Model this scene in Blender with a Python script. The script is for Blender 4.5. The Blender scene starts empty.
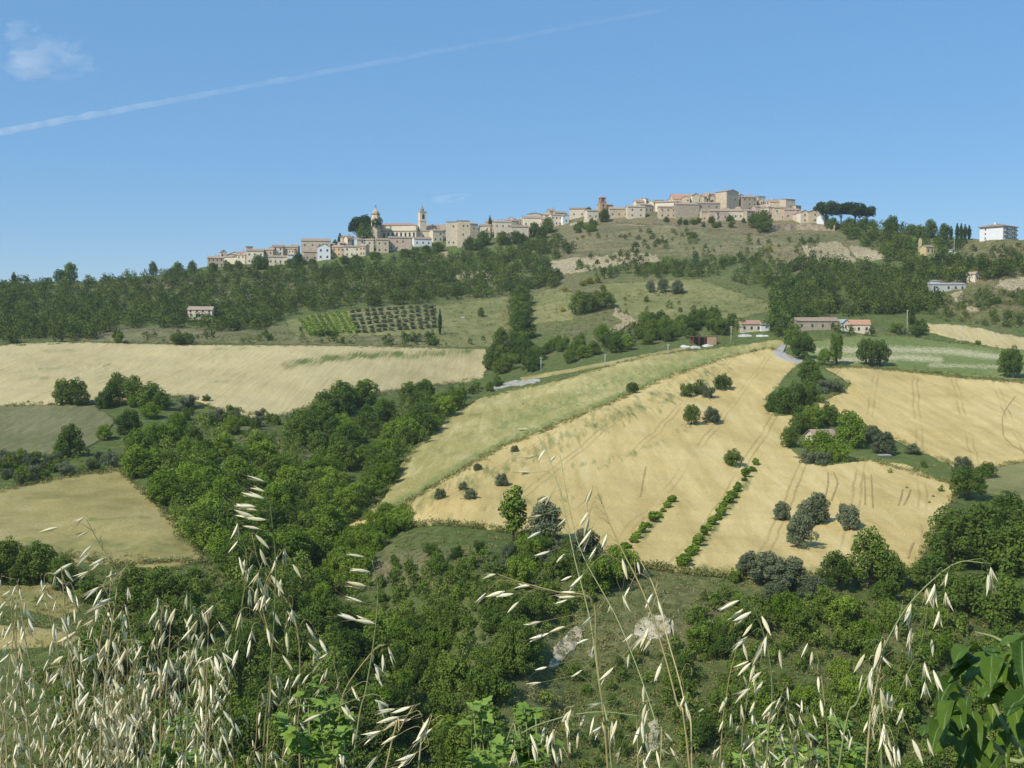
import bpy, bmesh, math, random
import numpy as np
from mathutils import Vector, Matrix, geometry, noise as mnoise

C = bpy.context.scene.collection
rng = random.Random(7)
nr = np.random.default_rng(11)
F = 1098.0            # focal length in pixels
HOR = 330.0           # image row of eye level
PITCH = math.atan((384.0 - HOR) / F)

# ------------------------------------------------------------------ helpers
def tag(o, label=None, cat=None, group=None, kind=None):
    if label: o['label'] = label
    if cat: o['category'] = cat
    if group: o['group'] = group
    if kind: o['kind'] = kind
    return o

def link(o, parent=None):
    C.objects.link(o)
    if parent is not None: o.parent = parent
    return o

def empty(name, loc=(0, 0, 0), rz=0.0, label=None, cat=None, group=None):
    o = bpy.data.objects.new(name, None)
    o.empty_display_size = 0.1
    C.objects.link(o)
    o.location = loc
    o.rotation_euler = (0, 0, rz)
    return tag(o, label, cat, group)

def np_mesh(name, V, Fc, mats=(), attrs=None, midx=None, smooth=False):
    """V (n,3); Fc (m,k) with constant k"""
    V = np.asarray(V, dtype=np.float32); Fc = np.asarray(Fc, dtype=np.int32)
    me = bpy.data.meshes.new(name)
    m, k = Fc.shape
    me.vertices.add(len(V)); me.vertices.foreach_set('co', V.ravel())
    me.loops.add(m * k); me.loops.foreach_set('vertex_index', Fc.ravel())
    me.polygons.add(m)
    me.polygons.foreach_set('loop_start', np.arange(0, m * k, k, dtype=np.int32))
    me.polygons.foreach_set('loop_total', np.full(m, k, dtype=np.int32))
    if midx is not None: me.polygons.foreach_set('material_index', np.asarray(midx, dtype=np.int32))
    me.polygons.foreach_set('use_smooth', np.full(m, bool(smooth)))
    for an, av in (attrs or {}).items():
        a = me.attributes.new(an, 'FLOAT', 'POINT'); a.data.foreach_set('value', np.asarray(av, dtype=np.float32))
    for mt in mats: me.materials.append(mt)
    me.update(calc_edges=True); me.validate()
    return me

def bm_mesh(name, bm, mats, smooth=False):
    me = bpy.data.meshes.new(name)
    bmesh.ops.recalc_face_normals(bm, faces=bm.faces[:])
    bm.to_mesh(me); bm.free()
    for mt in mats: me.materials.append(mt)
    if smooth:
        for p in me.polygons: p.use_smooth = True
    return me

def obj(name, me, parent=None, loc=None):
    o = bpy.data.objects.new(name, me)
    link(o, parent)
    if loc is not None: o.location = loc
    return o

def add_box(bm, x0, x1, y0, y1, z0, z1, mi=0):
    vs = [bm.verts.new(p) for p in ((x0,y0,z0),(x1,y0,z0),(x1,y1,z0),(x0,y1,z0),(x0,y0,z1),(x1,y0,z1),(x1,y1,z1),(x0,y1,z1))]
    for f in ((0,1,2,3),(7,6,5,4),(0,4,5,1),(1,5,6,2),(2,6,7,3),(3,7,4,0)):
        bm.faces.new([vs[i] for i in f]).material_index = mi

def add_ring_stack(bm, rings, n, mi=0, rot=0.0, cx=0, cy=0, caps=True):
    """rings: list of (z, radius)"""
    prev = None
    for z, r in rings:
        cur = [bm.verts.new((cx + r*math.cos(rot+2*math.pi*i/n), cy + r*math.sin(rot+2*math.pi*i/n), z)) for i in range(n)]
        if prev:
            for i in range(n):
                bm.faces.new((prev[i], prev[(i+1) % n], cur[(i+1) % n], cur[i])).material_index = mi
        elif caps: bm.faces.new(cur[::-1]).material_index = mi
        prev = cur
    if caps: bm.faces.new(prev).material_index = mi

def add_tube(bm, pts, rads, n=5, mi=0):
    prev = None
    P = [Vector(p) for p in pts]
    for i, p in enumerate(P):
        t = (P[min(i+1, len(P)-1)] - P[max(i-1, 0)])
        if t.length < 1e-9: t = Vector((0,0,1))
        t.normalize()
        a = t.orthogonal().normalized() if abs(t.z) > .95 else Vector((0,0,1)).cross(t).normalized()
        b = t.cross(a)
        cur = [bm.verts.new(p + (a*math.cos(2*math.pi*k/n) + b*math.sin(2*math.pi*k/n))*rads[i]) for k in range(n)]
        if prev:
            for k in range(n):
                bm.faces.new((prev[k], prev[(k+1)%n], cur[(k+1)%n], cur[k])).material_index = mi
        else: bm.faces.new(cur[::-1]).material_index = mi
        prev = cur
    bm.faces.new(prev).material_index = mi

# ------------------------------------------------------------------ materials
class NT:
    def __init__(s, name):
        s.m = bpy.data.materials.new(name); s.m.use_nodes = True
        s.t = s.m.node_tree; s.n = s.t.nodes; s.l = s.t.links
        for x in list(s.n): s.n.remove(x)
        s.out = s.n.new('ShaderNodeOutputMaterial')
    def node(s, typ, **kw):
        x = s.n.new(typ)
        for k, v in kw.items(): setattr(x, k, v)
        return x
    def put(s, sock, v):
        if isinstance(v, bpy.types.NodeSocket): s.l.new(v, sock)
        elif isinstance(v, (tuple, list)) and len(v) == 3 and sock.type == 'RGBA': sock.default_value = (*v, 1)
        else: sock.default_value = v
    def pos(s): return s.node('ShaderNodeNewGeometry').outputs['Position']
    def objc(s): return s.node('ShaderNodeTexCoord').outputs['Object']
    def mapping(s, vec, scale=(1,1,1), rot=(0,0,0)):
        x = s.node('ShaderNodeMapping'); s.put(x.inputs['Vector'], vec)
        x.inputs['Scale'].default_value = scale; x.inputs['Rotation'].default_value = rot
        return x.outputs[0]
    def noise(s, vec, scale, detail=4.0, rough=0.55, dist=0.0):
        x = s.node('ShaderNodeTexNoise'); s.put(x.inputs['Vector'], vec)
        x.inputs['Scale'].default_value = scale; x.inputs['Detail'].default_value = detail
        x.inputs['Roughness'].default_value = rough; x.inputs['Distortion'].default_value = dist
        return x.outputs['Fac']
    def ramp(s, fac, stops):
        x = s.node('ShaderNodeValToRGB'); s.put(x.inputs['Fac'], fac)
        e = x.color_ramp.elements
        while len(e) > 1: e.remove(e[0])
        for i, (p, c) in enumerate(stops):
            el = e[0] if i == 0 else e.new(p)
            el.position = p; el.color = (*c, 1) if len(c) == 3 else c
        return x.outputs['Color']
    def maprange(s, v, a, b, c=0.0, d=1.0):
        x = s.node('ShaderNodeMapRange'); s.put(x.inputs[0], v)
        for i, q in enumerate((a, b, c, d)): x.inputs[i+1].default_value = q
        return x.outputs[0]
    def mix(s, f, a, b, mode='MIX'):
        x = s.node('ShaderNodeMix', data_type='RGBA', blend_type=mode)
        s.put(x.inputs[0], f); s.put(x.inputs[6], a); s.put(x.inputs[7], b)
        return x.outputs[2]
    def math(s, op, a, b=0.0):
        x = s.node('ShaderNodeMath', operation=op); s.put(x.inputs[0], a); s.put(x.inputs[1], b)
        return x.outputs[0]
    def attr(s, name, typ='GEOMETRY'):
        x = s.node('ShaderNodeAttribute', attribute_name=name, attribute_type=typ)
        return x.outputs['Fac']
    def bsdf(s, col, rough=0.9, spec=0.2, bump=None, bstr=0.5, bdist=0.1):
        x = s.node('ShaderNodeBsdfPrincipled')
        s.put(x.inputs['Base Color'], col); s.put(x.inputs['Roughness'], rough)
        x.inputs['Specular IOR Level'].default_value = spec
        if bump is not None:
            b = s.node('ShaderNodeBump'); s.put(b.inputs['Height'], bump)
            b.inputs['Strength'].default_value = bstr; b.inputs['Distance'].default_value = bdist
            s.l.new(b.outputs[0], x.inputs['Normal'])
        s.l.new(x.outputs[0], s.out.inputs['Surface'])
        return x

def leaf_mat(name, c_dark, c_light, trans=0.3, spread=0.5, attr=None):
    t = NT(name)
    oi = t.node('ShaderNodeObjectInfo')
    r = t.attr(attr) if attr else oi.outputs['Random']
    n = t.noise(t.pos(), 0.35, 3)
    n2 = t.noise(t.pos(), 3.0, 2)
    f = t.math('ADD', t.math('MULTIPLY', r, spread), t.math('MULTIPLY', n, 1.0 - spread))
    f = t.math('ADD', f, t.math('MULTIPLY', t.math('SUBTRACT', n2, 0.5), 0.5))
    col = t.ramp(f, [(0.18, c_dark), (0.78, c_light)])
    d = t.node('ShaderNodeBsdfDiffuse'); t.l.new(col, d.inputs[0])
    tr = t.node('ShaderNodeBsdfTranslucent'); t.l.new(t.mix(0.5, col, (0.16, 0.2, 0.03)), tr.inputs[0])
    mx = t.node('ShaderNodeMixShader'); mx.inputs[0].default_value = trans
    t.l.new(d.outputs[0], mx.inputs[1]); t.l.new(tr.outputs[0], mx.inputs[2])
    t.l.new(mx.outputs[0], t.out.inputs['Surface'])
    return t.m

def plain(name, col, var=0.15, scale=2.0, rough=0.85, spec=0.25, objvar=0.0):
    t = NT(name)
    n = t.noise(t.pos(), scale, 5, 0.6)
    a = tuple(c*(1-var) for c in col); b = tuple(min(1, c*(1+var)) for c in col)
    col_ = t.ramp(n, [(0.3, a), (0.7, b)])
    if objvar:
        r = t.node('ShaderNodeObjectInfo').outputs['Random']
        v = t.maprange(r, 0, 1, 1-objvar, 1+objvar*.6)
        h = t.node('ShaderNodeHueSaturation'); t.put(h.inputs['Value'], v); t.put(h.inputs['Color'], col_)
        col_ = h.outputs[0]
    t.bsdf(col_, rough, spec)
    return t.m

M = {}
M['wood_leaf'] = leaf_mat('broad leaves', (0.054, 0.102, 0.019), (0.165, 0.235, 0.04), 0.18)
M['bright_leaf'] = leaf_mat('bright leaves', (0.10, 0.172, 0.018), (0.235, 0.33, 0.042), 0.2)
M['olive_leaf'] = leaf_mat('olive leaves', (0.10, 0.125, 0.062), (0.20, 0.23, 0.125), 0.15)
M['dark_leaf'] = leaf_mat('pine needles', (0.02, 0.046, 0.016), (0.055, 0.095, 0.028), 0.1)
M['scrub_leaf'] = leaf_mat('scrub leaves', (0.072, 0.128, 0.02), (0.19, 0.265, 0.045), 0.18)
M['broom'] = leaf_mat('broom flowers', (0.16, 0.17, 0.02), (0.42, 0.36, 0.03), 0.2)
M['far_leaf'] = leaf_mat('woodland leaves', (0.038, 0.074, 0.017), (0.15, 0.20, 0.038), 0.15, 0.65, 'tint')
M['under_leaf'] = leaf_mat('undergrowth leaves', (0.07, 0.125, 0.02), (0.21, 0.28, 0.05), 0.18, 0.6, 'tint')
M['margin_leaf'] = leaf_mat('rough margin grass', (0.15, 0.17, 0.045), (0.36, 0.33, 0.13), 0.15, 0.6, 'tint')
M['bark'] = plain('bark', (0.12, 0.09, 0.065), 0.3, 3)
M['tan_stone'] = plain('tan stone', (0.57, 0.46, 0.315), 0.2, 0.5, objvar=0.15)
M['pale_stone'] = plain('pale stone', (0.68, 0.575, 0.42), 0.16, 0.5, objvar=0.12)
M['cream'] = plain('cream plaster', (0.78, 0.67, 0.48), 0.1, 0.4, objvar=0.1)
M['pink'] = plain('pinkish brick', (0.55, 0.42, 0.31), 0.18, 0.6, objvar=0.12)
M['yellow'] = plain('ochre plaster', (0.62, 0.48, 0.24), 0.1, 0.5)
M['white'] = plain('white plaster', (0.78, 0.77, 0.74), 0.06, 0.4)
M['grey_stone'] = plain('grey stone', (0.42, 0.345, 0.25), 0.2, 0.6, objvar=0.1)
M['brick'] = plain('orange brick', (0.48, 0.3, 0.18), 0.15, 1.2)
M['roof_brown'] = plain('weathered tiles', (0.36, 0.265, 0.19), 0.25, 1.0, objvar=0.2)
M['roof_red'] = plain('red tiles', (0.40, 0.235, 0.16), 0.2, 1.0)
M['roof_orange'] = plain('orange tiles', (0.47, 0.26, 0.16), 0.15, 1.0)
M['roof_grey'] = plain('cement sheet roof', (0.36, 0.35, 0.33), 0.15, 0.8)
M['glass'] = plain('dark window', (0.045, 0.042, 0.04), 0.2, 1, 0.3, 0.5)
M['trim'] = plain('window trim', (0.4, 0.34, 0.26), 0.1, 1)
M['concrete'] = plain('concrete', (0.5, 0.48, 0.44), 0.12, 1.5)
M['iron'] = plain('rusty iron', (0.2, 0.11, 0.07), 0.35, 1.5)
M['tarp'] = plain('white sheeting', (0.58, 0.57, 0.55), 0.12, 0.8, 0.5)
M['lead'] = plain('grey lead', (0.24, 0.23, 0.2), 0.15, 1)

# ------------------------------------------------------------------ terrain
tV = np.array([2200, 1500, 1000, 850, 768, 700, 640, 575, 520, 460, 415, 380, 350.])
tR = np.array([60, 88, 122, 140, 151, 167, 185, 216, 262, 332, 405, 475, 560.])
rU = np.array([-1500, -100, 0, 100, 180, 210, 260, 300, 330, 360, 380, 420, 440, 470, 500, 520, 550, 575, 600, 640, 680, 710, 740, 770, 800, 830, 860, 900, 950, 1000, 1100, 2500.])
rV = np.array([300, 290, 284, 280, 273, 264, 260, 257, 252, 246, 242, 240, 241, 237, 231, 229, 224, 218, 212, 208, 203, 200, 200, 206, 214, 222, 226, 232, 236, 238, 241, 262.])
rrU = np.array([-1500, 0, 200, 500, 750, 850, 1000, 2500.])
rrR = np.array([800, 860, 950, 1000, 1020, 900, 750, 700.])

def smooth(x): x = np.clip(x, 0, 1); return x*x*(3-2*x)

def seg_dist(u, v, pts):
    d = np.full(np.shape(u), 1e9)
    for (a, b), (c, e) in zip(pts[:-1], pts[1:]):
        dx, dy = c-a, e-b; L = dx*dx+dy*dy
        t = np.clip(((u-a)*dx+(v-b)*dy)/L, 0, 1)
        d = np.minimum(d, np.hypot(u-a-t*dx, v-b-t*dy))
    return d

GULLY = [(500, 372), (440, 405), (385, 445), (340, 505), (330, 560), (370, 620), (420, 690), (440, 790)]
def R_of(U, V):
    U = np.asarray(U, float); V = np.asarray(V, float)
    base = np.exp(np.interp(-V, -tV, np.log(tR)))
    d = seg_dist(U, V, GULLY)
    m = 0.10*np.exp(-(d/60.0)**2)
    # steep bank below the field edge on the right-hand side
    m = m + 0.09*smooth((V-572)/120)*smooth((U-470)/120)
    # shoulder of the spur
    ds = seg_dist(U, V, [(470, 490), (600, 440), (720, 390), (840, 350)])
    m = m - 0.05*np.exp(-(ds/55.0)**2)
    dl = seg_dist(U, V, [(-100, 500), (60, 505), (150, 520)])
    m = m - 0.04*np.exp(-(dl/60.0)**2)
    low = base*(1+m)
    vr = np.interp(U, rU, rV); rr = np.interp(U, rrU, rrR)
    b350 = tR[-1]*(1 + 0.10*np.exp(-(seg_dist(U, np.full(np.shape(U), 350.), GULLY)/60.0)**2)
                    - 0.05*np.exp(-(seg_dist(U, np.full(np.shape(U), 350.), [(470, 490), (600, 440), (720, 390), (840, 350)])/55.0)**2))
    t = np.clip((350-V)/(350-vr), 0, 1)
    up = b350 + (rr-b350)*(0.8*t+0.2*t*t)
    return np.where(V >= 350, low, up)

# azimuth columns
Uc = np.arange(-380, 1405, 3.5)
azf = np.arctan((Uc-512)/F)
left = np.linspace(-math.pi, azf[0], 60)[:-1]; right = np.linspace(azf[-1], math.pi, 60)[1:]
AZ = np.concatenate([left, azf, right])
RL = np.concatenate([[0.05], np.geomspace(0.5, 100, 56), np.arange(102.5, 1080, 2.6), np.geomspace(1090, 4200, 34)])

def wob(x, y):
    return (0.55*np.sin(x*0.11+1.3*np.sin(y*0.07))*np.sin(y*0.13+0.9*np.sin(x*0.09+2.0))
            + 0.28*np.sin(x*0.37+y*0.21+1.7*np.sin(y*0.19))*np.sin(y*0.41-x*0.17)
            + 1.1*np.sin(x*0.031+0.5)*np.sin(y*0.037+x*0.011))

def build_heights():
    Z = np.zeros((len(AZ), len(RL)))
    for i, a in enumerate(AZ):
        ac = np.clip(a, -1.15, 1.15)
        U = np.clip(512+F*math.tan(ac), -1400, 2400)
        vr = np.interp(U, rU, rV)
        Vs = np.concatenate([np.linspace(1800, 351, 420), np.linspace(350, vr, 220)])
        rs = R_of(np.full(Vs.shape, U), Vs)
        # r here is the distance along the view axis; convert to radial
        zz = rs*(HOR-Vs)/F
        rad = rs/math.cos(ac)
        k = rad > 118/math.cos(ac)*1.0
        rad, zz = rad[k], zz[k]
        order = np.argsort(rad); rad, zz = rad[order], zz[order]
        near_r = np.array([0, 1.5, 2.4, 4, 10, 30, 70, 100.])
        near_z = np.array([-1.32, -1.36, -1.5, -2.4, -6.9, -20.5, -44, -58.])
        top_r, top_z = rad[-1], zz[-1]
        far_r = np.array([top_r+25, top_r+60, top_r+200, top_r+500, top_r+1200, 5000])
        far_z = np.array([top_z-1, top_z-6, top_z-50, top_z-140, -70, -70.])
        R_ = np.concatenate([near_r, rad, far_r]); Z_ = np.concatenate([near_z, zz, far_z])
        Z[i] = np.interp(RL, R_, Z_)
        w = smooth((abs(a)-1.25)/0.6)
        Z[i] = Z[i]*(1-w) + w*(-1.5+np.minimum(RL, 300)*0.03)
    # smooth along range a little so the table's corners do not show
    ker = np.array([1, 2, 3, 2, 1.])/9
    j0 = 60
    for _ in range(3):
        Zp = np.pad(Z[:, j0:], ((0, 0), (2, 2)), mode='edge')
        Z[:, j0:] = sum(ker[k]*Zp[:, k:k+Z.shape[1]-j0] for k in range(5))
    for _ in range(2):
        Zp = np.pad(Z, ((2, 2), (0, 0)), mode='edge')
        Z = sum(ker[k]*Zp[k:k+len(AZ)] for k in range(5))
    X = np.sin(AZ)[:, None]*RL[None]; Y = np.cos(AZ)[:, None]*RL[None]
    Z = Z + wob(X, Y)*smooth((RL[None]-120)/60)*0.9
    return X, Y, Z
GX, GY, GZ = build_heights()

def ground_z(x, y):
    x = np.atleast_1d(np.asarray(x, float)); y = np.atleast_1d(np.asarray(y, float))
    a = np.arctan2(x, y); r = np.hypot(x, y)
    i = np.clip(np.searchsorted(AZ, a)-1, 0, len(AZ)-2); j = np.clip(np.searchsorted(RL, r)-1, 0, len(RL)-2)
    wa = (a-AZ[i])/(AZ[i+1]-AZ[i]); wr = (r-RL[j])/(RL[j+1]-RL[j])
    return (GZ[i, j]*(1-wa)*(1-wr)+GZ[i+1, j]*wa*(1-wr)+GZ[i, j+1]*(1-wa)*wr+GZ[i+1, j+1]*wa*wr)

def ray(u, v):
    """direction through image point, as (azimuth, tan elevation)"""
    u = np.asarray(u, float); v = np.asarray(v, float)
    cx = (u-512)/F; cz = -(v-384)/F
    dy = math.cos(PITCH)+cz*math.sin(PITCH); dz = -math.sin(PITCH)+cz*math.cos(PITCH)
    return np.arctan2(cx, dy), dz/np.hypot(cx, dy)

JR0 = int(np.searchsorted(RL, 104)); JR1 = int(np.searchsorted(RL, 1300))
def P(u, v):
    """points of the ground seen at image points (beyond the near bank); misses land on the skyline"""
    u = np.atleast_1d(np.asarray(u, float)).ravel(); v = np.atleast_1d(np.asarray(v, float)).ravel()
    out = np.zeros((len(u), 3))
    rl = RL[JR0:JR1]
    for s in range(0, len(u), 4000):
        a, te = ray(u[s:s+4000], v[s:s+4000])
        i = np.clip(np.searchsorted(AZ, a)-1, 0, len(AZ)-2); w = ((a-AZ[i])/(AZ[i+1]-AZ[i]))[:, None]
        prof = GZ[i, JR0:JR1]*(1-w)+GZ[i+1, JR0:JR1]*w
        g = prof-te[:, None]*rl[None]
        hit = g >= 0
        any_ = hit.any(1)
        j = np.where(any_, hit.argmax(1), (prof/rl[None]).argmax(1))
        jm = np.maximum(j-1, 0); k = np.arange(len(a))
        g0 = g[k, jm]; g1 = g[k, j]
        f = np.where(any_ & (j > 0) & (g1 != g0), -g0/np.where(g1 != g0, g1-g0, 1), 1.0)
        f = np.clip(f, 0, 1)
        r = rl[jm]*(1-f)+rl[j]*f
        z = prof[k, jm]*(1-f)+prof[k, j]*f
        out[s:s+4000] = np.stack([np.sin(a)*r, np.cos(a)*r, z], 1)
    return out
def P1(u, v): return Vector(P([u], [v])[0])
def at_depth(u, v, d):
    """the point of the line of sight at a distance d along the view axis"""
    cx = (u-512)/F; cz = -(v-384)/F
    return Vector((cx*d, (math.cos(PITCH)+cz*math.sin(PITCH))*d, (-math.sin(PITCH)+cz*math.cos(PITCH))*d))
def depth(p): return p[1]*math.cos(PITCH)-p[2]*math.sin(PITCH)
def to_px(X, Y, Z):
    d = Y*math.cos(PITCH)-Z*math.sin(PITCH)
    h = Y*math.sin(PITCH)+Z*math.cos(PITCH)
    return 512+F*X/d, 384-F*h/d

def in_poly(u, v, poly):
    u = np.asarray(u, float); v = np.asarray(v, float); c = np.zeros(u.shape, bool)
    n = len(poly)
    for i in range(n):
        x1, y1 = poly[i]; x2, y2 = poly[(i+1) % n]
        if y1 == y2: continue
        k = ((y1 > v) != (y2 > v)) & (u < (x2-x1)*(v-y1)/(y2-y1)+x1)
        c ^= k
    return c

# ------------------------------------------------------------------ ground sheet
def build_ground():
    na, nl = len(AZ), len(RL)
    V = np.stack([GX, GY, GZ], 2).reshape(-1, 3)
    ii, jj = np.meshgrid(np.arange(na-1), np.arange(nl-1), indexing='ij')
    a = ii*nl+jj
    Fc = np.stack([a, a+nl, a+nl+1, a+1], 2).reshape(-1, 4)[:, ::-1]
    X, Y, Z = V.T
    with np.errstate(all='ignore'):
        u, v = to_px(X, Y, Z)
    ok = Y > 100
    u = np.where(ok, u, -9999); v = np.where(ok, v, 9999)
    def blob(cu, cv, su, sv): return np.exp(-((u-cu)/su)**2-((v-cv)/sv)**2)
    dry = np.zeros(len(V))
    for b, w in (((690, 232, 150, 22), 1.0), ((800, 250, 60, 20), .9), ((1000, 262, 60, 30), .8), ((610, 245, 70, 18), .8), ((1000, 300, 60, 25), .6),
              ((620, 640, 110, 70), .3), ((700, 600, 110, 40), .3), ((560, 690, 60, 60), .28), ((400, 570, 60, 25), .5), ((150, 335, 130, 8), .75),
              ((380, 340, 130, 9), .6), ((600, 300, 150, 40), .5), ((250, 290, 200, 18), .45), ((860, 350, 60, 20), .4), ((240, 440, 40, 20), .5), ((300, 455, 30, 14), .6), ((880, 640, 60, 20), .4)):
        dry = np.maximum(dry, w*blob(*b))
    me = np_mesh('ground', V, Fc, [M['ground']], {'dry': dry}, smooth=True)
    o = obj('ground', me); tag(o, kind='structure')

t = NT('rough grass and scrub')
p = t.pos()
n1 = t.noise(p, 0.045, 6, 0.6); n2 = t.noise(p, 0.5, 5, 0.6); n3 = t.noise(p, 2.5, 4, 0.65)
green = t.ramp(n2, [(0.3, (0.066, 0.098, 0.026)), (0.55, (0.115, 0.15, 0.04)), (0.75, (0.185, 0.20, 0.065))])
dryc = t.ramp(n2, [(0.28, (0.10, 0.10, 0.045)), (0.5, (0.2, 0.165, 0.085)), (0.75, (0.34, 0.275, 0.16))])
fac = t.math('ADD', t.math('MULTIPLY', t.attr('dry'), 1.3), t.math('MULTIPLY', t.math('SUBTRACT', n1, 0.5), 1.5))
fac = t.math('ADD', fac, t.math('MULTIPLY', t.math('SUBTRACT', n3, 0.5), 0.6))
fac = t.maprange(fac, 0.1, 0.85)
t.bsdf(t.mix(fac, green, dryc), 0.95, 0.1, n3, 0.9, 0.5)
M['ground'] = t.m
build_ground()

# ------------------------------------------------------------------ draped sheets
def wiggle(poly, step=4.0, amp=1.0, seed=0, closed=True):
    r = np.random.default_rng(seed); out = []
    n = len(poly)
    for i in range(n if closed else n-1):
        a = np.array(poly[i], float); b = np.array(poly[(i+1) % n], float)
        k = max(1, int(np.hypot(*(b-a))/step))
        for q in range(k):
            p_ = a+(b-a)*q/k
            s = amp*(1 if q else .3)
            out.append((p_[0]+r.normal()*s, p_[1]+r.normal()*s*0.45))
    if not closed: out.append(tuple(poly[-1]))
    return out

def drape(name, poly, mat, lift=0.3, step=3.0, amp=1.0, seed=1, skirt=0.9, attrs=None, rough=0.0, kind='structure', bulge=None):
    B = wiggle(poly, 4.0, amp, seed)
    us = [b[0] for b in B]; vs = [b[1] for b in B]
    gu, gv = np.meshgrid(np.arange(min(us), max(us), step), np.arange(min(vs), max(vs), step*0.6), indexing='ij')
    r = np.random.default_rng(seed+5)
    gu = gu+r.uniform(-.35, .35, gu.shape)*step; gv = gv+r.uniform(-.2, .2, gv.shape)*step
    gu, gv = gu.ravel(), gv.ravel()
    k = in_poly(gu, gv, B)
    pts = [Vector(b) for b in B]+[Vector((a, b)) for a, b in zip(gu[k], gv[k])]
    nb = len(B)
    vo, eo, fo, ov, oe, of = geometry.delaunay_2d_cdt(pts, [(i, (i+1) % nb) for i in range(nb)], [], 1, 1e-4)
    U = np.array([q[0] for q in vo]); V = np.array([q[1] for q in vo])
    W = P(U, V)
    # height follows the ground itself, plus the crop's height
    W[:, 2] = ground_z(W[:, 0], W[:, 1])+lift
    if rough:
        W[:, 2] += rough*(np.abs(np.sin(W[:, 0]*.9+1.7*np.sin(W[:, 2]*.8)))+.6*np.sin(W[:, 0]*2.3+W[:, 1]*.7))
    if bulge: W[:, 2] += bulge(U, V)
    tri = [tuple(f) for f in fo]
    at = {n: f(U, V) for n, f in (attrs or {}).items()}
    # skirt
    cnt = {}
    for f in tri:
        for a, b in zip(f, f[1:]+f[:1]): cnt[(a, b)] = 1
    bd = [(a, b) for (a, b) in cnt if (b, a) not in cnt]
    bm = bmesh.new()
    bv = [bm.verts.new(w) for w in W]
    for f in tri:
        try: bm.faces.new([bv[i] for i in f])
        except ValueError: pass
    low = {}
    for a, b in bd:
        for q in (a, b):
            if q not in low: low[q] = bm.verts.new((W[q][0], W[q][1], W[q][2]-lift-skirt))
        try: bm.faces.new((bv[b], bv[a], low[a], low[b]))
        except ValueError: pass
    idx = list(range(len(W)))+list(low.keys())
    # orientation by the first triangle
    me = bpy.data.meshes.new(name)
    bm.normal_update()
    if sum(f.normal.z for f in list(bm.faces)[:200]) < 0:
        for f in bm.faces: f.normal_flip()
    bm.verts.index_update()
    bm.to_mesh(me); bm.free()
    for n, a in at.items():
        q = me.attributes.new(n, 'FLOAT', 'POINT'); q.data.foreach_set('value', np.asarray(a, np.float32)[idx])
    for pl in me.polygons: pl.use_smooth = True
    me.materials.append(mat)
    o = obj(name, me); o['kind'] = kind
    return o

def near_line(lines, w, soft=1.0):
    def f(U, V):
        d = np.full(U.shape, 1e9)
        for l in lines: d = np.minimum(d, seg_dist(U, V, l))
        return np.exp(-(d/w)**2)
    return f

# crops
def crop_mat(name, cols, streak=(0.6, 0.06, 0.2), rot=0.0, green=(0.13, 0.16, 0.045), fine=1.6, lines=None):
    t = NT(name)
    p = t.pos()
    pm = t.mapping(p, (streak[0], streak[1], streak[2]), (0, 0, rot))
    s = t.noise(pm, 1.0, 5, 0.6, 0.4); b = t.noise(p, 0.02, 4, 0.55); f = t.noise(p, fine, 5, 0.7)
    v = t.math('ADD', t.math('MULTIPLY', s, 0.36), t.math('ADD', t.math('MULTIPLY', b, 0.30), t.math('MULTIPLY', f, 0.40)))
    col = t.ramp(v, [(0.41, cols[0]), (0.53, cols[1]), (0.65, cols[2])])
    g = t.attr('green')
    gn = t.noise(pm, 2.0, 4, 0.6)
    gf = t.maprange(t.math('ADD', g, t.math('MULTIPLY', t.math('SUBTRACT', gn, 0.5), 1.6)), 0.3, 0.75)
    gf = t.math('MULTIPLY', gf, t.maprange(g, 0.02, 0.25))
    col = t.mix(gf, col, green)
    if lines:          # pairs of tractor wheel lines, (nx, ny, spacing, colour)
        d = t.node('ShaderNodeVectorMath', operation='DOT_PRODUCT'); t.put(d.inputs[0], p); d.inputs[1].default_value = (lines[0], lines[1], 0)
        q = t.math('ADD', t.math('DIVIDE', d.outputs['Value'], lines[2]), t.math('MULTIPLY', b, .25))
        fr_ = t.math('FRACT', q); w = .30/lines[2]; g2 = 1.9/lines[2]
        l1 = t.maprange(t.math('ABSOLUTE', t.math('SUBTRACT', fr_, .4)), w*.4, w*1.6, 1, 0); l2 = t.maprange(t.math('ABSOLUTE', t.math('SUBTRACT', fr_, .4+g2)), w*.4, w*1.6, 1, 0)
        k = t.math('MULTIPLY', t.math('MAXIMUM', l1, l2), t.maprange(t.noise(p, .03, 3), .42, .6, 0.05, .6))
        col = t.mix(k, col, lines[3])
    t.bsdf(col, 0.95, 0.05, f, 0.7, 0.25)
    return t.m

_a, _b = P1(684, 569), P1(755, 467); _d = (_b-_a).xy.normalized()
M['wheat'] = crop_mat('ripe wheat', [(0.41, 0.305, 0.112), (0.54, 0.41, 0.165), (0.64, 0.51, 0.245)], (0.25, 0.03, 0.1), 0.5, lines=(_d.y, -_d.x, 16.0, (0.3, 0.22, 0.09)))
M['stubble'] = crop_mat('pale barley', [(0.36, 0.29, 0.135), (0.47, 0.385, 0.19), (0.55, 0.46, 0.245)], (0.9, 0.015, 0.2), -0.27)
M['hay'] = crop_mat('half dry hay', [(0.22, 0.205, 0.065), (0.36, 0.31, 0.115), (0.53, 0.45, 0.22)], (0.30, 0.05, 0.2), -0.75, (0.19, 0.225, 0.07), 1.3)
M['dull_field'] = crop_mat('dry meadow grass', [(0.24, 0.20, 0.07), (0.33, 0.275, 0.105), (0.43, 0.355, 0.16)], (0.1, 0.1, 0.1), 0, (0.185, 0.19, 0.06))
M['slope'] = crop_mat('worn hillside grass', [(0.11, 0.10, 0.05), (0.18, 0.155, 0.08), (0.30, 0.245, 0.145)], (0.05, 0.12, 0.1), 0, (0.12, 0.145, 0.055), 0.5)
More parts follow.
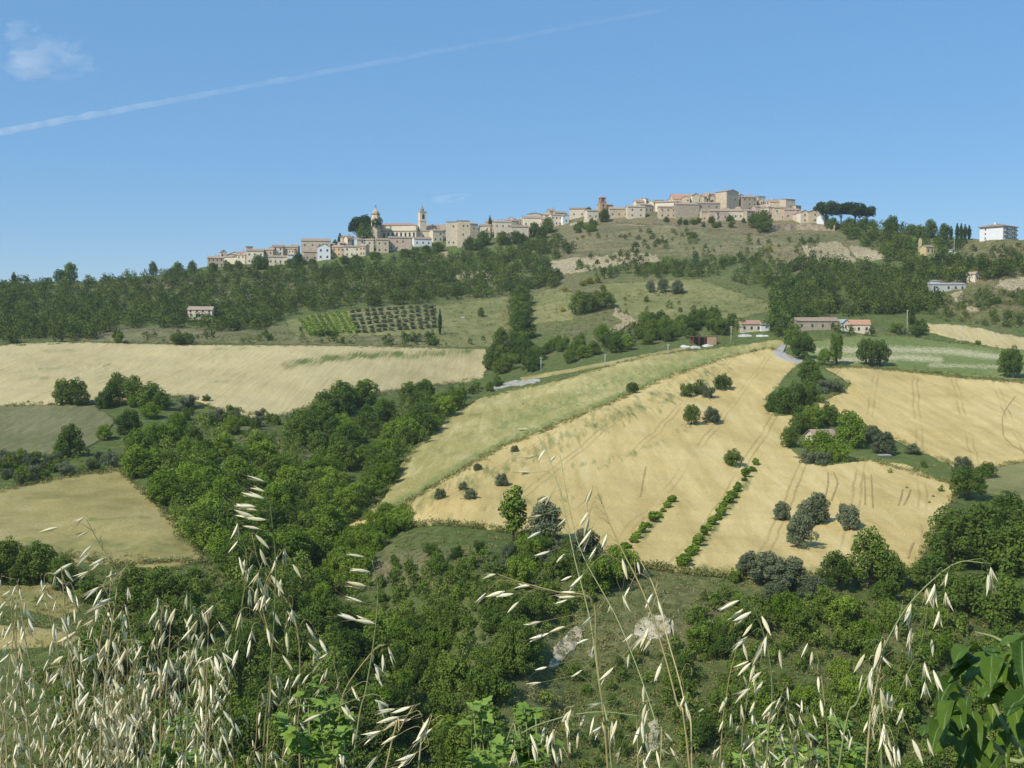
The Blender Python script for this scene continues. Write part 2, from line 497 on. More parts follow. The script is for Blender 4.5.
M['meadow'] = crop_mat('meadow grass', [(0.135, 0.145, 0.05), (0.20, 0.20, 0.075), (0.29, 0.26, 0.115)], (0.1, 0.1, 0.1))
M['verge'] = crop_mat('verge grass', [(0.075, 0.105, 0.028), (0.12, 0.15, 0.042), (0.2, 0.2, 0.075)], (0.2, 0.2, 0.2), 0, (0.1, 0.14, 0.035))
M['plot'] = crop_mat('grassy orchard floor', [(0.11, 0.12, 0.05), (0.16, 0.16, 0.07), (0.25, 0.22, 0.115)], (0.5, 0.08, 0.1), -0.3)
M['beans'] = crop_mat('green crop with pale heads', [(0.12, 0.165, 0.045), (0.17, 0.205, 0.065), (0.27, 0.27, 0.11)], (0.4, 0.4, 0.4), 0, (0.5, 0.45, 0.27), 1.2)
M['clay'] = crop_mat('bare clay', [(0.3, 0.235, 0.135), (0.43, 0.345, 0.215), (0.55, 0.46, 0.31)], (0.3, 0.3, 0.6), 0, (0.15, 0.15, 0.06), 0.7)
M['pale_rock'] = crop_mat('pale marl', [(0.3, 0.26, 0.17), (0.46, 0.41, 0.29), (0.62, 0.56, 0.43)], (0.4, 0.4, 1.0), 0, (0.15, 0.15, 0.06), 0.9)
M['rubble'] = crop_mat('white rubble', [(0.2, 0.19, 0.14), (0.42, 0.40, 0.35), (0.66, 0.64, 0.6)], (0.5, 0.5, 1.0), 0, (0.15, 0.15, 0.06), 0.8)
M['track'] = crop_mat('worn track', [(0.29, 0.205, 0.085), (0.38, 0.275, 0.12), (0.46, 0.345, 0.165)])
M['gravel_road'] = crop_mat('gravel road', [(0.3, 0.285, 0.25), (0.38, 0.36, 0.32), (0.46, 0.44, 0.39)])

zero = lambda U, V: np.zeros(U.shape)
# left barley field
drape('barley_field', [(-90, 347), (0, 346), (40, 343.5), (100, 343.5), (200, 346), (300, 346), (400, 348), (486, 350), (489, 362), (484, 378), (468, 382), (430, 386), (380, 392), (340, 402),
       (300, 412), (270, 418), (248, 417), (222, 411), (200, 402), (178, 396), (130, 400), (90, 404), (0, 406), (-90, 408)], M['stubble'], 0.5, 2.6, 0.7, 3,
      attrs={'green': lambda U, V: (.78+.22*np.sin(U*.23+1.0)*np.sin(U*.071+V*.5))*np.maximum.reduce([.9*near_line([[(285, 366), (320, 361), (350, 357), (400, 355)]], 5)(U, V), .75*near_line([[(400, 357), (470, 352)]], 6)(U, V),
          .55*near_line([[(45, 352), (75, 351)], [(212, 350), (250, 349)], [(40, 370), (70, 368)], [(90, 366), (110, 366)], [(215, 383), (240, 383)], [(0, 372), (8, 372)], [(20, 380), (50, 379)]], 2.6)(U, V),
          .4*near_line([[(212, 362), (214, 352)], [(225, 352), (230, 348)]], 4)(U, V)])})
drape('orchard_plot', [(-90, 406), (0, 404), (92, 404), (116, 420), (104, 440), (74, 452), (0, 456), (-90, 460)], M['plot'], 0.2, 3.5, 1.0, 4,
      attrs={'green': lambda U, V: .42*near_line([[(x, 404), (x-14+i*3, 456)] for i, x in enumerate(range(-10, 120, 17))], 4.5)(U, V)})
drape('hay_meadow', [(-90, 496), (0, 491), (40, 484), (80, 476), (119, 471), (136, 486), (158, 507), (186, 526), (193, 548), (204, 561), (170, 568), (120, 566), (60, 560), (0, 548), (-90, 545)], M['dull_field'], 0.25, 3.0, 1.0, 5,
      attrs={'green': lambda U, V: .5*np.exp(-((V-548)/16)**2)*smooth((U+40)/80)+.5*near_line([[(90, 520), (150, 518)], [(0, 500), (60, 498)]], 2.5)(U, V)})
drape('hay_meadow', [(-90, 562), (0, 566), (36, 578), (72, 598), (80, 612), (60, 618), (0, 604), (-90, 600)], M['dull_field'], 0.25, 3.0, 1.0, 6, attrs={'green': lambda U, V: .5+0*U})
drape('hay_meadow', [(-90, 622), (0, 626), (50, 630), (82, 638), (70, 645), (0, 650), (-90, 656)], M['dull_field'], 0.25, 3.0, 1.0, 7, attrs={'green': zero})
# spur: half dry hay slope, green band, wheat
drape('hay_slope', [(366, 517), (380, 504), (396, 480), (405, 460), (430, 430), (452, 414), (480, 399), (520, 389), (560, 381), (600, 369), (650, 356), (700, 350), (745, 345), (778, 340), (792, 346),
       (780, 352), (722, 362), (662, 384), (622, 402), (562, 428), (502, 452), (452, 481), (402, 511), (380, 518)], M['hay'], 0.3, 2.6, 1.0, 8,
      attrs={'green': lambda U, V: np.maximum(.72*near_line([[(378, 513), (402, 501), (452, 471), (502, 443), (562, 419), (622, 395), (662, 376), (722, 355)]], 4.0)(U, V),
                                          .5*near_line([[(500, 428), (600, 388), (740, 350)]], 15)(U, V)) })
WHEAT = [(340, 531), (352, 524), (375, 519), (402, 507), (452, 477), (502, 448), (562, 424), (622, 399), (662, 380), (722, 360), (770, 349), (790, 356), (806, 364), (822, 370), (850, 368), (900, 372), (960, 379), (1024, 384), (1110, 390),
         (1110, 458), (1024, 463), (985, 471), (955, 474), (925, 468), (912, 470), (945, 484), (956, 492), (935, 535), (915, 572), (880, 574), (800, 579), (740, 578), (690, 574), (640, 566), (600, 550), (560, 541), (500, 531), (470, 527), (440, 525), (405, 527), (370, 531)]
drape('wheat_field', WHEAT, M['wheat'], 0.6, 2.6, 0.8, 9,
      attrs={'green': lambda U, V: np.maximum.reduce([.46*near_line([[(400, 512), (520, 462), (600, 425), (720, 375)]], 16)(U, V), .35*near_line([[(500, 500), (560, 470), (640, 455)], [(440, 520), (520, 505), (600, 500)], [(600, 470), (700, 425)]], 5)(U, V),
           .5*near_line([[(757, 470), (700, 552), (686, 572)], [(675, 500), (636, 548)]], 5)(U, V)*smooth((U-630)/10), .5*np.exp(-((V-572)/6)**2)*smooth((U-660)/20), .4*near_line([[(440, 522), (560, 538)]], 6)(U, V)])})
# islands and strips of grass in the wheat
drape('grass_verge', [(770, 398), (782, 382), (798, 366), (812, 362), (835, 376), (850, 386), (840, 396), (818, 405), (800, 416), (775, 418), (764, 408)], M['verge'], 0.9, 3, 1.0, 10, attrs={'green': zero})
drape('grass_verge', [(783, 440), (792, 425), (815, 412), (850, 418), (885, 436), (905, 448), (930, 458), (958, 472), (985, 478), (965, 486), (945, 484), (905, 466), (870, 462), (830, 467), (800, 459)], M['verge'], 0.9, 3, 1.0, 11, attrs={'green': lambda U, V: .3+0*U})
drape('grass_verge', [(978, 476), (1000, 466), (1030, 462), (1110, 458), (1110, 500), (1024, 500), (985, 492)], M['meadow'], 0.5, 3, 1.0, 12, attrs={'green': zero})
drape('bean_field', [(800, 372), (798, 352), (812, 342), (850, 337), (885, 335), (930, 340), (1000, 349), (1100, 356), (1100, 386), (1024, 380), (960, 375), (900, 369), (850, 365), (822, 368)], M['beans'], 0.4, 2.4, 0.8, 13,
      attrs={'green': lambda U, V: np.maximum(.62*near_line([[(818, 352), (880, 350), (950, 352), (1000, 358)], [(818, 362), (900, 358), (940, 360)]], 5)(U, V), .55*near_line([[(930, 366), (1010, 368)]], 3)(U, V))})
drape('stubble_strip', [(925, 324), (960, 325), (1000, 333), (1100, 352), (1100, 362), (1000, 348), (950, 338), (930, 333)], M['stubble'], 0.3, 3, .8, 14, attrs={'green': zero})
# middle meadows below the town
drape('meadow', [(436, 306), (470, 299), (508, 296), (511, 320), (506, 346), (470, 347), (430, 345)], M['meadow'], 0.2, 3, 1, 15, attrs={'green': zero})
drape('meadow', [(533, 294), (556, 288), (574, 292), (580, 310), (572, 320), (540, 322), (530, 330)], M['meadow'], 0.2, 3, 1, 16, attrs={'green': zero})
drape('meadow', [(604, 284), (640, 281), (700, 279), (725, 288), (768, 302), (772, 310), (740, 318), (690, 318), (640, 326), (626, 318), (612, 300)], M['meadow'], 0.2, 3, 1, 17, attrs={'green': zero})
drape('vineyard_plot', [(286, 322), (300, 316), (346, 311), (358, 334), (350, 338), (304, 338), (292, 332)], M['meadow'], 0.2, 3, .7, 18, attrs={'green': zero})
drape('olive_plot', [(346, 311), (400, 305), (436, 305), (432, 334), (360, 336)], M['meadow'], 0.18, 3, .7, 19, attrs={'green': zero})
drape('dry_strip', [(272, 325), (286, 321), (300, 338), (440, 338), (438, 347), (330, 345), (250, 343), (262, 332)], M['plot'], 0.12, 3, 1, 20, attrs={'green': zero})
drape('dry_strip', [(110, 334), (150, 329), (180, 333), (215, 336), (262, 332), (250, 343), (180, 343), (90, 341)], M['plot'], 0.12, 3, 1, 21, attrs={'green': zero})
drape('terrace_meadow', [(556, 241), (580, 226), (610, 222), (660, 224), (720, 230), (770, 236), (800, 234), (836, 236), (850, 243), (800, 250), (740, 254), (660, 256), (600, 256), (560, 258)], M['slope'], 0.3, 3, 1.2, 22,
      attrs={'green': lambda U, V: .30+.25*np.exp(-((U-690)/60)**2-((V-243)/9)**2)+.35*np.exp(-((U-810)/25)**2-((V-239)/5)**2)})
for i, poly in enumerate([
        [(549, 262), (575, 258), (600, 258), (625, 253), (655, 255), (662, 262), (630, 266), (600, 268), (572, 274), (552, 272)],
        [(802, 246), (820, 243), (842, 244), (850, 254), (858, 263), (835, 264), (812, 262), (806, 254)],
        [(850, 246), (872, 250), (888, 258), (870, 262), (856, 258)],
        [(455, 276), (470, 272), (492, 273), (490, 281), (468, 285)],
        [(424, 258), (447, 252), (452, 258), (434, 263)],
        [(1000, 281), (1040, 279), (1060, 290), (1010, 292), (996, 288)],
        [(965, 308), (978, 306), (980, 312), (968, 314)],
        [(950, 296), (962, 290), (966, 302), (956, 304)],
        [(600, 340), (606, 336), (640, 322), (615, 310), (612, 316), (622, 324), (596, 338)]]):
    drape('clay_bank', poly, M['clay'], 0.5, 2.0, 1.6, 30+i, rough=0.7, attrs={'green': lambda U, V: .45+0*U})
for i, poly in enumerate([
        [(548, 668), (552, 655), (562, 642), (574, 630), (582, 628), (580, 642), (568, 655), (556, 668)],
        [(632, 636), (640, 620), (655, 616), (672, 620), (670, 634), (660, 640), (645, 638)],
        [(700, 640), (706, 622), (716, 620), (718, 634), (710, 646)],
        [(645, 745), (648, 725), (656, 718), (660, 730), (654, 752)],
        [(462, 652), (467, 645), (472, 650), (466, 655)], [(586, 655), (592, 650), (594, 658)]]):
    drape('marl_scar', poly, M['pale_rock'], 0.12, 1.6, 2.6, 50+i, skirt=0.3, rough=0.25, attrs={'green': lambda U, V: .35+0*U})
#drape('bare_bank', [(400, 545), (420, 532), (445, 530), (478, 536), (500, 545), (480, 556), (440, 566), (415, 575), (398, 565)], M['plot'], 0.25, 3, 1.5, 60, attrs={'green': lambda U, V: .4+0*U})
drape('bare_bank', [(255, 428), (285, 440), (310, 452), (322, 462), (300, 462), (270, 450), (240, 436)], M['plot'], 0.25, 3, 1.5, 61, attrs={'green': lambda U, V: .3+0*U})
drape('rubble_patch', [(490, 388), (503, 384), (514, 381), (526, 380), (540, 379), (540, 382), (528, 384), (510, 386), (498, 389)], M['rubble'], 0.1, 1.2, 1.8, 64, skirt=.3, rough=.1, attrs={'green': lambda U, V: .4+0*U})
# road
drape('gravel_road', [(773, 353), (781, 346), (787, 346), (783, 353), (790, 358), (803, 362), (801, 366), (786, 362), (776, 358)], M['gravel_road'], 0.75, 1.5, .2, 62, attrs={'green': zero})
drape('gravel_road', [(520, 378), (560, 371), (600, 364), (650, 354), (690, 347), (690, 349), (650, 357), (600, 367), (560, 374), (522, 381)], M['dull_field'], 0.45, 2.5, .4, 63, attrs={'green': zero})

def ribbons(name, lines, width, mat, lift):
    V = []; Fc = []
    for l in lines:
        pts = []
        for (a, b), (c, d) in zip(l[:-1], l[1:]):
            k = max(2, int(math.hypot(c-a, d-b)/1.5))
            pts += [(a+(c-a)*q/k, b+(d-b)*q/k) for q in range(k)]
        pts.append(l[-1])
        pts = np.array(pts); W = P(pts[:, 0], pts[:, 1])
        ker = np.ones(5)/5
        for c in range(2):
            q = np.pad(W[:, c], 2, mode='edge'); W[:, c] = np.convolve(q, ker, 'valid')
        T = np.gradient(W[:, :2], axis=0); T /= np.linalg.norm(T, axis=1)[:, None]+1e-9
        N = np.stack([-T[:, 1], T[:, 0]], 1)*width/2*nr.uniform(.7, 1.2, (len(W), 1))
        b0 = len(V)
        for w, n in zip(W, N):
            for s in (-1, 1):
                x, y = w[0]+s*n[0], w[1]+s*n[1]
                V.append((x, y, float(ground_z(x, y)[0])+lift))
        for i in range(len(W)-1): Fc.append((b0+2*i, b0+2*i+1, b0+2*i+3, b0+2*i+2))
    o = obj(name, np_mesh(name, V, Fc, [mat])); o['kind'] = 'structure'
    return o
ribbons('wheel_tracks', [[(833, 473), (838, 485), (834, 496), (831, 504)], [(828, 474), (828, 486), (825, 500)], [(864, 474), (865, 490), (865, 508)], [(871, 476), (872, 495), (873, 511)],
    [(903, 491), (901, 500), (898, 509)], [(911, 491), (908, 500), (903, 509)], [(1016, 397), (1006, 410), (1002, 420), (1003, 438), (1012, 447), (1024, 454)], [(914, 545), (910, 553), (908, 562)], [(640, 500), (643, 482), (646, 468)]], 0.45, M['track'], 0.72)
# ------------------------------------------------------------------ vegetation
def leaf_quads(pts, nrm, size, r, aspect=1.5):
    """one small bent-free quad per point"""
    n = len(pts)
    ref = r.normal(size=(n, 3)); ta = np.cross(nrm, ref); ta /= np.linalg.norm(ta, axis=1)[:, None]+1e-9
    tb = np.cross(nrm, ta)
    s = (size*r.uniform(.6, 1.35, n))[:, None]
    a = ta*s*aspect*.5; b = tb*s*.5
    V = np.stack([pts-a, pts+b*.9-a*.1, pts+a, pts-b*.9-a*.1], 1).reshape(-1, 3)
    Fc = np.arange(4*n).reshape(n, 4)
    return V, Fc

def crown_points(lobes, n, r, shell=0.62, flat=1.0):
    L = np.array(lobes, float)
    wts = L[:, 3]**2; wts /= wts.sum()
    k = r.choice(len(L), n, p=wts)
    d = r.normal(size=(n, 3)); d /= np.linalg.norm(d, axis=1)[:, None]
    rad = (shell+(1-shell)*r.random(n)**0.6)*L[k, 3]*(1+.16*np.sin(d[:, 0]*5+k)*np.sin(d[:, 2]*6+2*k))
    rad *= np.where(r.random(n) < .12, r.uniform(1.0, 1.16, n), 1)
    p = L[k, :3]+d*rad[:, None]*np.array([1, 1, flat])
    return p, d

def crown_mesh(name, lobes, n, size, mat, seed, up=0.3, jit=0.6, flat=1.0, aspect=1.5):
    r = np.random.default_rng(seed)
    p, d = crown_points(lobes, n, r, flat=flat)
    nn = d+r.normal(size=d.shape)*jit+np.array([0, 0, up]); nn /= np.linalg.norm(nn, axis=1)[:, None]
    V, Fc = leaf_quads(p, nn, size, r, aspect)
    z0, z1 = np.percentile(V[:, 2], 0.5), np.percentile(V[:, 2], 99.7)
    w = max(np.percentile(np.abs(V[:, 0]), 99), np.percentile(np.abs(V[:, 1]), 99))
    V = V/np.array([2*w, 2*w, 1]); V[:, 2] = V[:, 2]/z1
    return np_mesh(name, V, Fc, [mat])

def lobes_round(seed, n=26, base=.16, squat=1.0):
    """many small clumps over an egg-shaped crown, so that light and dark fall between them"""
    r = random.Random(seed); out = [(0, 0, .5, .27), (.05, .03, .66, .2)]
    lop = r.uniform(0, 6.28)
    for i in range(n):
        a = i*2.4+r.random()*.8; q = (i+.5)/n; h = base+.10+(.90-base)*q+r.uniform(-.05, .05)
        e = math.sin(math.pi*min(.97, max(.12, (h-base+.10)/(1.16-base))))**.75
        w = (.36*e)*(1+.16*math.cos(a-lop))*r.uniform(.72, 1.08)
        out.append((w*math.cos(a), w*math.sin(a), h-.05, r.uniform(.085, .155)))
    return out
def lobes_bush(seed, n=22):
    r = random.Random(seed); out = [(0, 0, .35, .3)]
    for i in range(n):
        a = i*2.4+r.random(); q = r.uniform(.12, .5)
        out.append((q*math.cos(a), q*math.sin(a), r.uniform(.12, .85-.5*q), r.uniform(.10, .19)))
    return out

def trunk_mesh(name, seed, h=.45, r0=.035, limbs=4):
    r = random.Random(seed); bm = bmesh.new()
    lean = (r.uniform(-.04, .04), r.uniform(-.04, .04))
    add_tube(bm, [(0, 0, -.06), (lean[0]*.4, lean[1]*.4, h*.4), (lean[0], lean[1], h), (lean[0]*1.5, lean[1]*1.2, h+.25)], [r0*1.5, r0, r0*.75, r0*.25], 6)
    for i in range(limbs):
        a = i*2.4+r.random(); z = h*r.uniform(.55, .95)
        add_tube(bm, [(lean[0]*z/h, lean[1]*z/h, z), (.14*math.cos(a), .14*math.sin(a), z+.14), (.27*math.cos(a), .27*math.sin(a), z+.27)], [r0*.55, r0*.35, r0*.12], 5)
    return bm_mesh(name, bm, [M['bark']], True)

CR = {}
CR['wood'] = [crown_mesh('crown', lobes_round(s, 30, .04), 5200, .034, M['wood_leaf'], s) for s in (1, 2, 3, 4)]
CR['tree'] = [crown_mesh('crown', lobes_round(s, 26, .18), 5000, .033, M['wood_leaf'], s) for s in (11, 12, 13)]
CR['bright'] = [crown_mesh('crown', lobes_round(s, 30, .04), 5200, .034, M['bright_leaf'], s) for s in (21, 22, 23)]
CR['olive'] = [crown_mesh('crown', lobes_round(s, 24, .16), 4600, .03, M['olive_leaf'], s, aspect=2.4) for s in (31, 32, 33)]
CR['bush'] = [crown_mesh('shrub', lobes_bush(s), 4200, .04, M['scrub_leaf'], s) for s in (41, 42, 43, 44)]
CR['darkbush'] = [crown_mesh('shrub', lobes_bush(s), 4200, .038, M['wood_leaf'], s) for s in (45, 46, 47)]
CR['greybush'] = [crown_mesh('shrub', lobes_bush(s), 3800, .034, M['olive_leaf'], s, aspect=2.2) for s in (48, 49)]
CR['brightbush'] = [crown_mesh('shrub', lobes_bush(s), 4000, .04, M['bright_leaf'], s) for s in (51, 52)]
CR['broom'] = [crown_mesh('shrub', lobes_bush(53), 1200, .07, M['broom'], 53)]
CR['slim'] = [crown_mesh('crown', [(0, 0, .3, .13), (.06, .02, .42, .15), (-.05, .03, .55, .15), (.03, -.05, .68, .14), (-.02, .0, .8, .12), (.06, .03, .88, .09), (-.09, -.03, .66, .09), (.11, 0, .6, .08)], 1300, .04, M['bright_leaf'], 61)]
CR['cypress'] = [crown_mesh('crown', [(0, 0, .12+.09*i, .10*math.sin(math.pi*min(.97, (.16+.085*i)))+.012) for i in range(10)], 1300, .035, M['dark_leaf'], 62)]
CR['pine'] = [crown_mesh('crown', [(.34*math.cos(i*2.4)*(.25+.75*(i % 4)/3), .34*math.sin(i*2.4)*(.25+.75*(i % 4)/3), .66+.10*math.sin(i*3+s)-.12*((i % 4)/3), .13+.03*math.sin(i*1.7)) for i in range(18)], 3000, .036, M['dark_leaf'], s, flat=.9) for s in (63, 64)]
CR['sapling'] = [crown_mesh('crown', [(0, 0, .55, .22), (.1, .05, .75, .17), (-.1, .02, .68, .17), (.02, -.1, .42, .15), (0, .05, .92, .11)], 700, .085, M['bright_leaf'], s) for s in (65, 66)]
TR = {'std': [trunk_mesh('trunk', s) for s in (1, 2, 3)], 'olive': [trunk_mesh('trunk', s, .35, .05, 4) for s in (4, 5)],
      'tall': [trunk_mesh('trunk', 6, .5, .02, 3)], 'pine': [trunk_mesh('trunk', 7, .62, .028, 6)]}
KIND = {  # name, category, crown, trunk
    'wood': ('broadleaf_tree', 'tree', 'wood', 'std'), 'tree': ('broadleaf_tree', 'tree', 'tree', 'std'), 'bright': ('broadleaf_tree', 'tree', 'bright', 'std'),
    'olive': ('olive_tree', 'tree', 'olive', 'olive'), 'slim': ('young_tree', 'tree', 'slim', 'tall'), 'cypress': ('cypress_tree', 'tree', 'cypress', 'tall'),
    'pine': ('umbrella_pine', 'tree', 'pine', 'pine'), 'olivebush': ('olive_tree', 'tree', 'greybush', None), 'sapling': ('vine_sapling', 'sapling', 'sapling', 'tall'),
    'bush': ('shrub', 'shrub', 'bush', None), 'darkbush': ('shrub', 'shrub', 'darkbush', None), 'greybush': ('shrub', 'shrub', 'greybush', None),
    'brightbush': ('shrub', 'shrub', 'brightbush', None), 'broom': ('broom_shrub', 'shrub', 'broom', None)}
NPLANT = [0]
def plant_at(kind, p, w, h, label, group=None, r=rng):
    nm, cat, ck, tk = KIND[kind]
    NPLANT[0] += 1
    rz = r.uniform(0, 6.28)
    if tk is None:
        o = obj(nm, r.choice(CR[ck])); o.location = p; o.rotation_euler = (0, 0, rz); o.scale = (w, w*r.uniform(.85, 1.1), h)
        return tag(o, label, cat, group)
    e = empty(nm, p, rz, label, cat, group)
    c = obj('crown', r.choice(CR[ck]), e); c.scale = (w, w*r.uniform(.85, 1.1), h)
    t_ = obj('trunk', r.choice(TR[tk]), e); t_.scale = (h, h, h)
    return e
def plant(kind, u, v, wpx, hpx, label, group=None, sink=0.02):
    """u, v: where the foot of the plant meets the ground in the photograph"""
    p = P1(u, v); m = depth(p)/F
    p.z -= sink*hpx*m
    return plant_at(kind, p, wpx*m, hpx*m, label, group)

def scatter(poly, n, sizes, kinds, label, group, seed, aspect=(0.85, 1.15), mind=0.55, cap_v=None):
    r = random.Random(seed); us = [q[0] for q in poly]; vs = [q[1] for q in poly]; done = []; tries = 0
    while len(done) < n and tries < n*60:
        tries += 1
        u, v = r.uniform(min(us), max(us)), r.uniform(min(vs), max(vs))
        if not in_poly(np.array([u]), np.array([v]), poly)[0]: continue
        s = r.uniform(*sizes)
        if any(abs(u-a)/s < mind and abs(v-b)/s < mind*.55 for a, b in done): continue
        done.append((u, v))
        k = r.choice(kinds)
        lab = label[k] if isinstance(label, dict) else label
        grp = group[k] if isinstance(group, dict) else group
        p = P1(u, v); p.z -= .04*s
        plant_at(k, p, s*r.uniform(.95, 1.2), s*r.uniform(*aspect), lab, grp, r)

# ---- trees and shrubs standing in the wheat, each by itself
plant('tree', 733, 467, 20, 19, 'round dark green tree alone in the wheat at the top of the long sapling row')
plant('tree', 633, 395, 13, 13, 'small round tree alone on the green band between hay slope and wheat')
for u, v, w, h, lab in ((515, 454, 9, 9, 'topmost tiny grey bush of the loose line along the left wheat edge'), (478, 472, 10, 9, 'small round grey bush on the green band at the left edge of the wheat'),
        (502, 488, 14, 15, 'largest grey bush of the loose line above the slim bright tree'), (440, 501, 12, 13, 'grey bush nearest the lower left tip of the wheat field'),
        (463, 492, 11, 11, 'upper bush of a touching pair at the left wheat edge'), (471, 501, 13, 13, 'lower bush of a touching pair near the left edge of the wheat')):
    plant('olive', u, v, w, h, lab)
plant('tree', 691, 426, 17, 22, 'dark left tree of a pair in the middle of the wheat, above the sapling rows')
plant('olive', 712, 424, 19, 18, 'greyer right tree of a pair in the middle of the wheat, above the sapling rows')
for k, u, v, w, h, lab in (('darkbush', 687, 398, 16, 15, 'leftmost dark bush of the clump of four on the upper wheat'), ('darkbush', 699, 396, 18, 17, 'second dark bush of the clump of four on the upper wheat'),
        ('greybush', 708, 399, 16, 16, 'grey bush in front in the clump of four on the upper wheat'), ('tree', 723, 391, 18, 18, 'rightmost round tree of the clump of four on the upper wheat')):
    plant(k, u, v, w, h, lab)
for u, v, w, h, lab in ((781, 522, 19, 21, 'small round olive at the left of the olive group in the lower wheat'), (800, 549, 30, 36, 'front olive with pale grey crown in the olive group in the lower wheat'),
        (806, 528, 26, 28, 'middle olive half hidden behind the front one in the lower wheat'), (817, 526, 25, 34, 'tallest darker olive of the olive group in the lower wheat'),
        (850, 532, 22, 28, 'lone olive right of the olive group in the lower wheat'), (843, 525, 12, 22, 'narrow olive leaning on the lone olive in the lower wheat')):
    plant('olive', u, v, w, h, lab)
plant('olive', 912, 457, 16, 14, 'small grey round bush on the grass strip just right of the cottage clump')
plant('bush', 924, 470, 9, 10, 'tiny green bush on the grass strip dividing the two wheat areas')
plant('olive', 963, 478, 22, 22, 'grey olive at the right end of the grass strip in the wheat')
plant('tree', 987, 479, 19, 18, 'small round green tree beside the grey olive at the end of the grass strip')
plant('slim', 513, 541, 27, 56, 'slim bright green young tree at the lower edge of the wheat')
plant('olive', 546, 545, 38, 48, 'loose grey olive tree just right of the slim bright tree')
plant('olive', 585, 560, 34, 32, 'low grey olive at the lower edge of the wheat, left of the short sapling row')
# ---- the two rows of saplings
for i in range(20):
    q = (i/19)**1.05
    u = 684+71*q+rng.uniform(-1.6, 1.6); v = 569-102*q+rng.uniform(-1, 1)
    s = (12.5-5*q)*rng.uniform(.75, 1.2)
    plant('sapling', u, v, s*rng.uniform(.9, 1.2), s*rng.uniform(.8, 1.35), 'leafy sapling in the long row running down the wheat', 'saplings in the long row')
for i in range(10):
    q = i/9
    u = 672-44*q+rng.uniform(-1.6, 1.6); v = 504+47*q+rng.uniform(-.8, .8)
    s = (8.5+4*q)*rng.uniform(.75, 1.2)
    plant('sapling', u, v, s*rng.uniform(.9, 1.2), s*rng.uniform(.8, 1.3), 'leafy sapling in the short row running down the wheat', 'saplings in the short row')
# ---- clump above the cottage
for k, u, v, w, h, lab in (('tree', 808, 386, 22, 30, 'tallest tree, see-through crown, at the head of the upper clump in the wheat'), ('darkbush', 776, 413, 26, 26, 'dark bush at the lower left end of the upper clump in the wheat'),
        ('darkbush', 790, 416, 28, 30, 'dark bush in front, second from the lower left in the upper clump'), ('darkbush', 800, 408, 26, 27, 'dark bush in the middle of the upper clump in the wheat'),
        ('darkbush', 812, 404, 24, 24, 'dark bush at the right of the middle in the upper clump'), ('tree', 817, 392, 18, 22, 'dark tree just below the tallest tree in the upper clump'),
        ('greybush', 822, 394, 22, 15, 'left part of the low grey-green bush at the right end of the upper clump'), ('greybush', 835, 393, 22, 14, 'low grey-green bush at the right tip of the upper clump')):
    plant(k, u, v, w, h, lab)
# ---- clump round the cottage
for k, u, v, w, h, lab in (('tree', 789, 450, 18, 24, 'dark tree at the left end of the clump round the cottage'), ('tree', 800, 436, 22, 24, 'tree behind the cottage at the left of its clump'),
        ('bright', 812, 430, 24, 26, 'bright tree at the back left of the cottage clump'), ('tree', 828, 428, 22, 26, 'tree right behind the cottage roof in the wheat'),
        ('bright', 850, 450, 32, 40, 'tallest broad green tree right of the cottage'), ('bright', 822, 459, 36, 30, 'spreading green tree in front of the cottage'),
        ('brightbush', 836, 463, 30, 22, 'green bush in front of the tallest tree of the cottage clump'), ('greybush', 808, 465, 20, 16, 'yellowish bush at the front edge of the cottage clump'),
        ('greybush', 822, 466, 20, 15, 'olive-brown bush at the front edge of the cottage clump'), ('olive', 872, 445, 20, 20, 'grey tree behind at the right of the cottage clump'),
        ('olive', 884, 457, 24, 26, 'grey-green tree at the right end of the cottage clump')):
    plant(k, u, v, w, h, lab)
# ---- dark clump at the lower edge of the wheat, big trees at the right
for k, u, v, w, h, lab in (('tree', 872, 588, 46, 62, 'tall dark evergreen tree at the lower edge of the wheat'), ('tree', 838, 590, 38, 40, 'dark rounded tree left of the tall dark evergreen'), ('wood', 892, 590, 34, 40, 'dark tree right of the tall dark evergreen'),
        ('olive', 748, 578, 28, 28, 'grey olive at the left of the olive thicket at the lower edge of the wheat'), ('olive', 768, 585, 36, 34, 'big grey olive in the middle of the olive thicket'),
        ('olive', 790, 592, 36, 36, 'grey olive at the right of the olive thicket'), ('olive', 812, 600, 28, 26, 'low grey olive below the olive thicket'), ('olive', 775, 604, 26, 22, 'lowest grey olive of the thicket, on the slope'),
        ('bush', 735, 582, 16, 14, 'small green bush left of the olive thicket'),
        ('tree', 968, 500, 36, 34, 'tree crowning the big wood at the right, behind the others'), ('wood', 950, 566, 52, 60, 'broad dark tree, front left of the big wood at the right'),
        ('wood', 984, 566, 54, 66, 'largest dark tree in the middle of the big wood at the right'), ('wood', 1008, 528, 40, 38, 'tree at the back right of the big wood'), ('bush', 1012, 575, 56, 54, 'paler tree bush at the right edge, in front of the big wood'),
        ('wood', 1040, 560, 60, 70, 'tree cut by the right edge of the photo in the big wood'), ('wood', 930, 590, 50, 36, 'low dark bushy tree below the broad dark tree at the right'), ('bush', 1002, 620, 60, 44, 'green bush below the big wood at the right edge'),
        ('darkbush', 960, 612, 54, 40, 'dark bush below the big wood')):
    plant(k, u, v, w, h, lab)
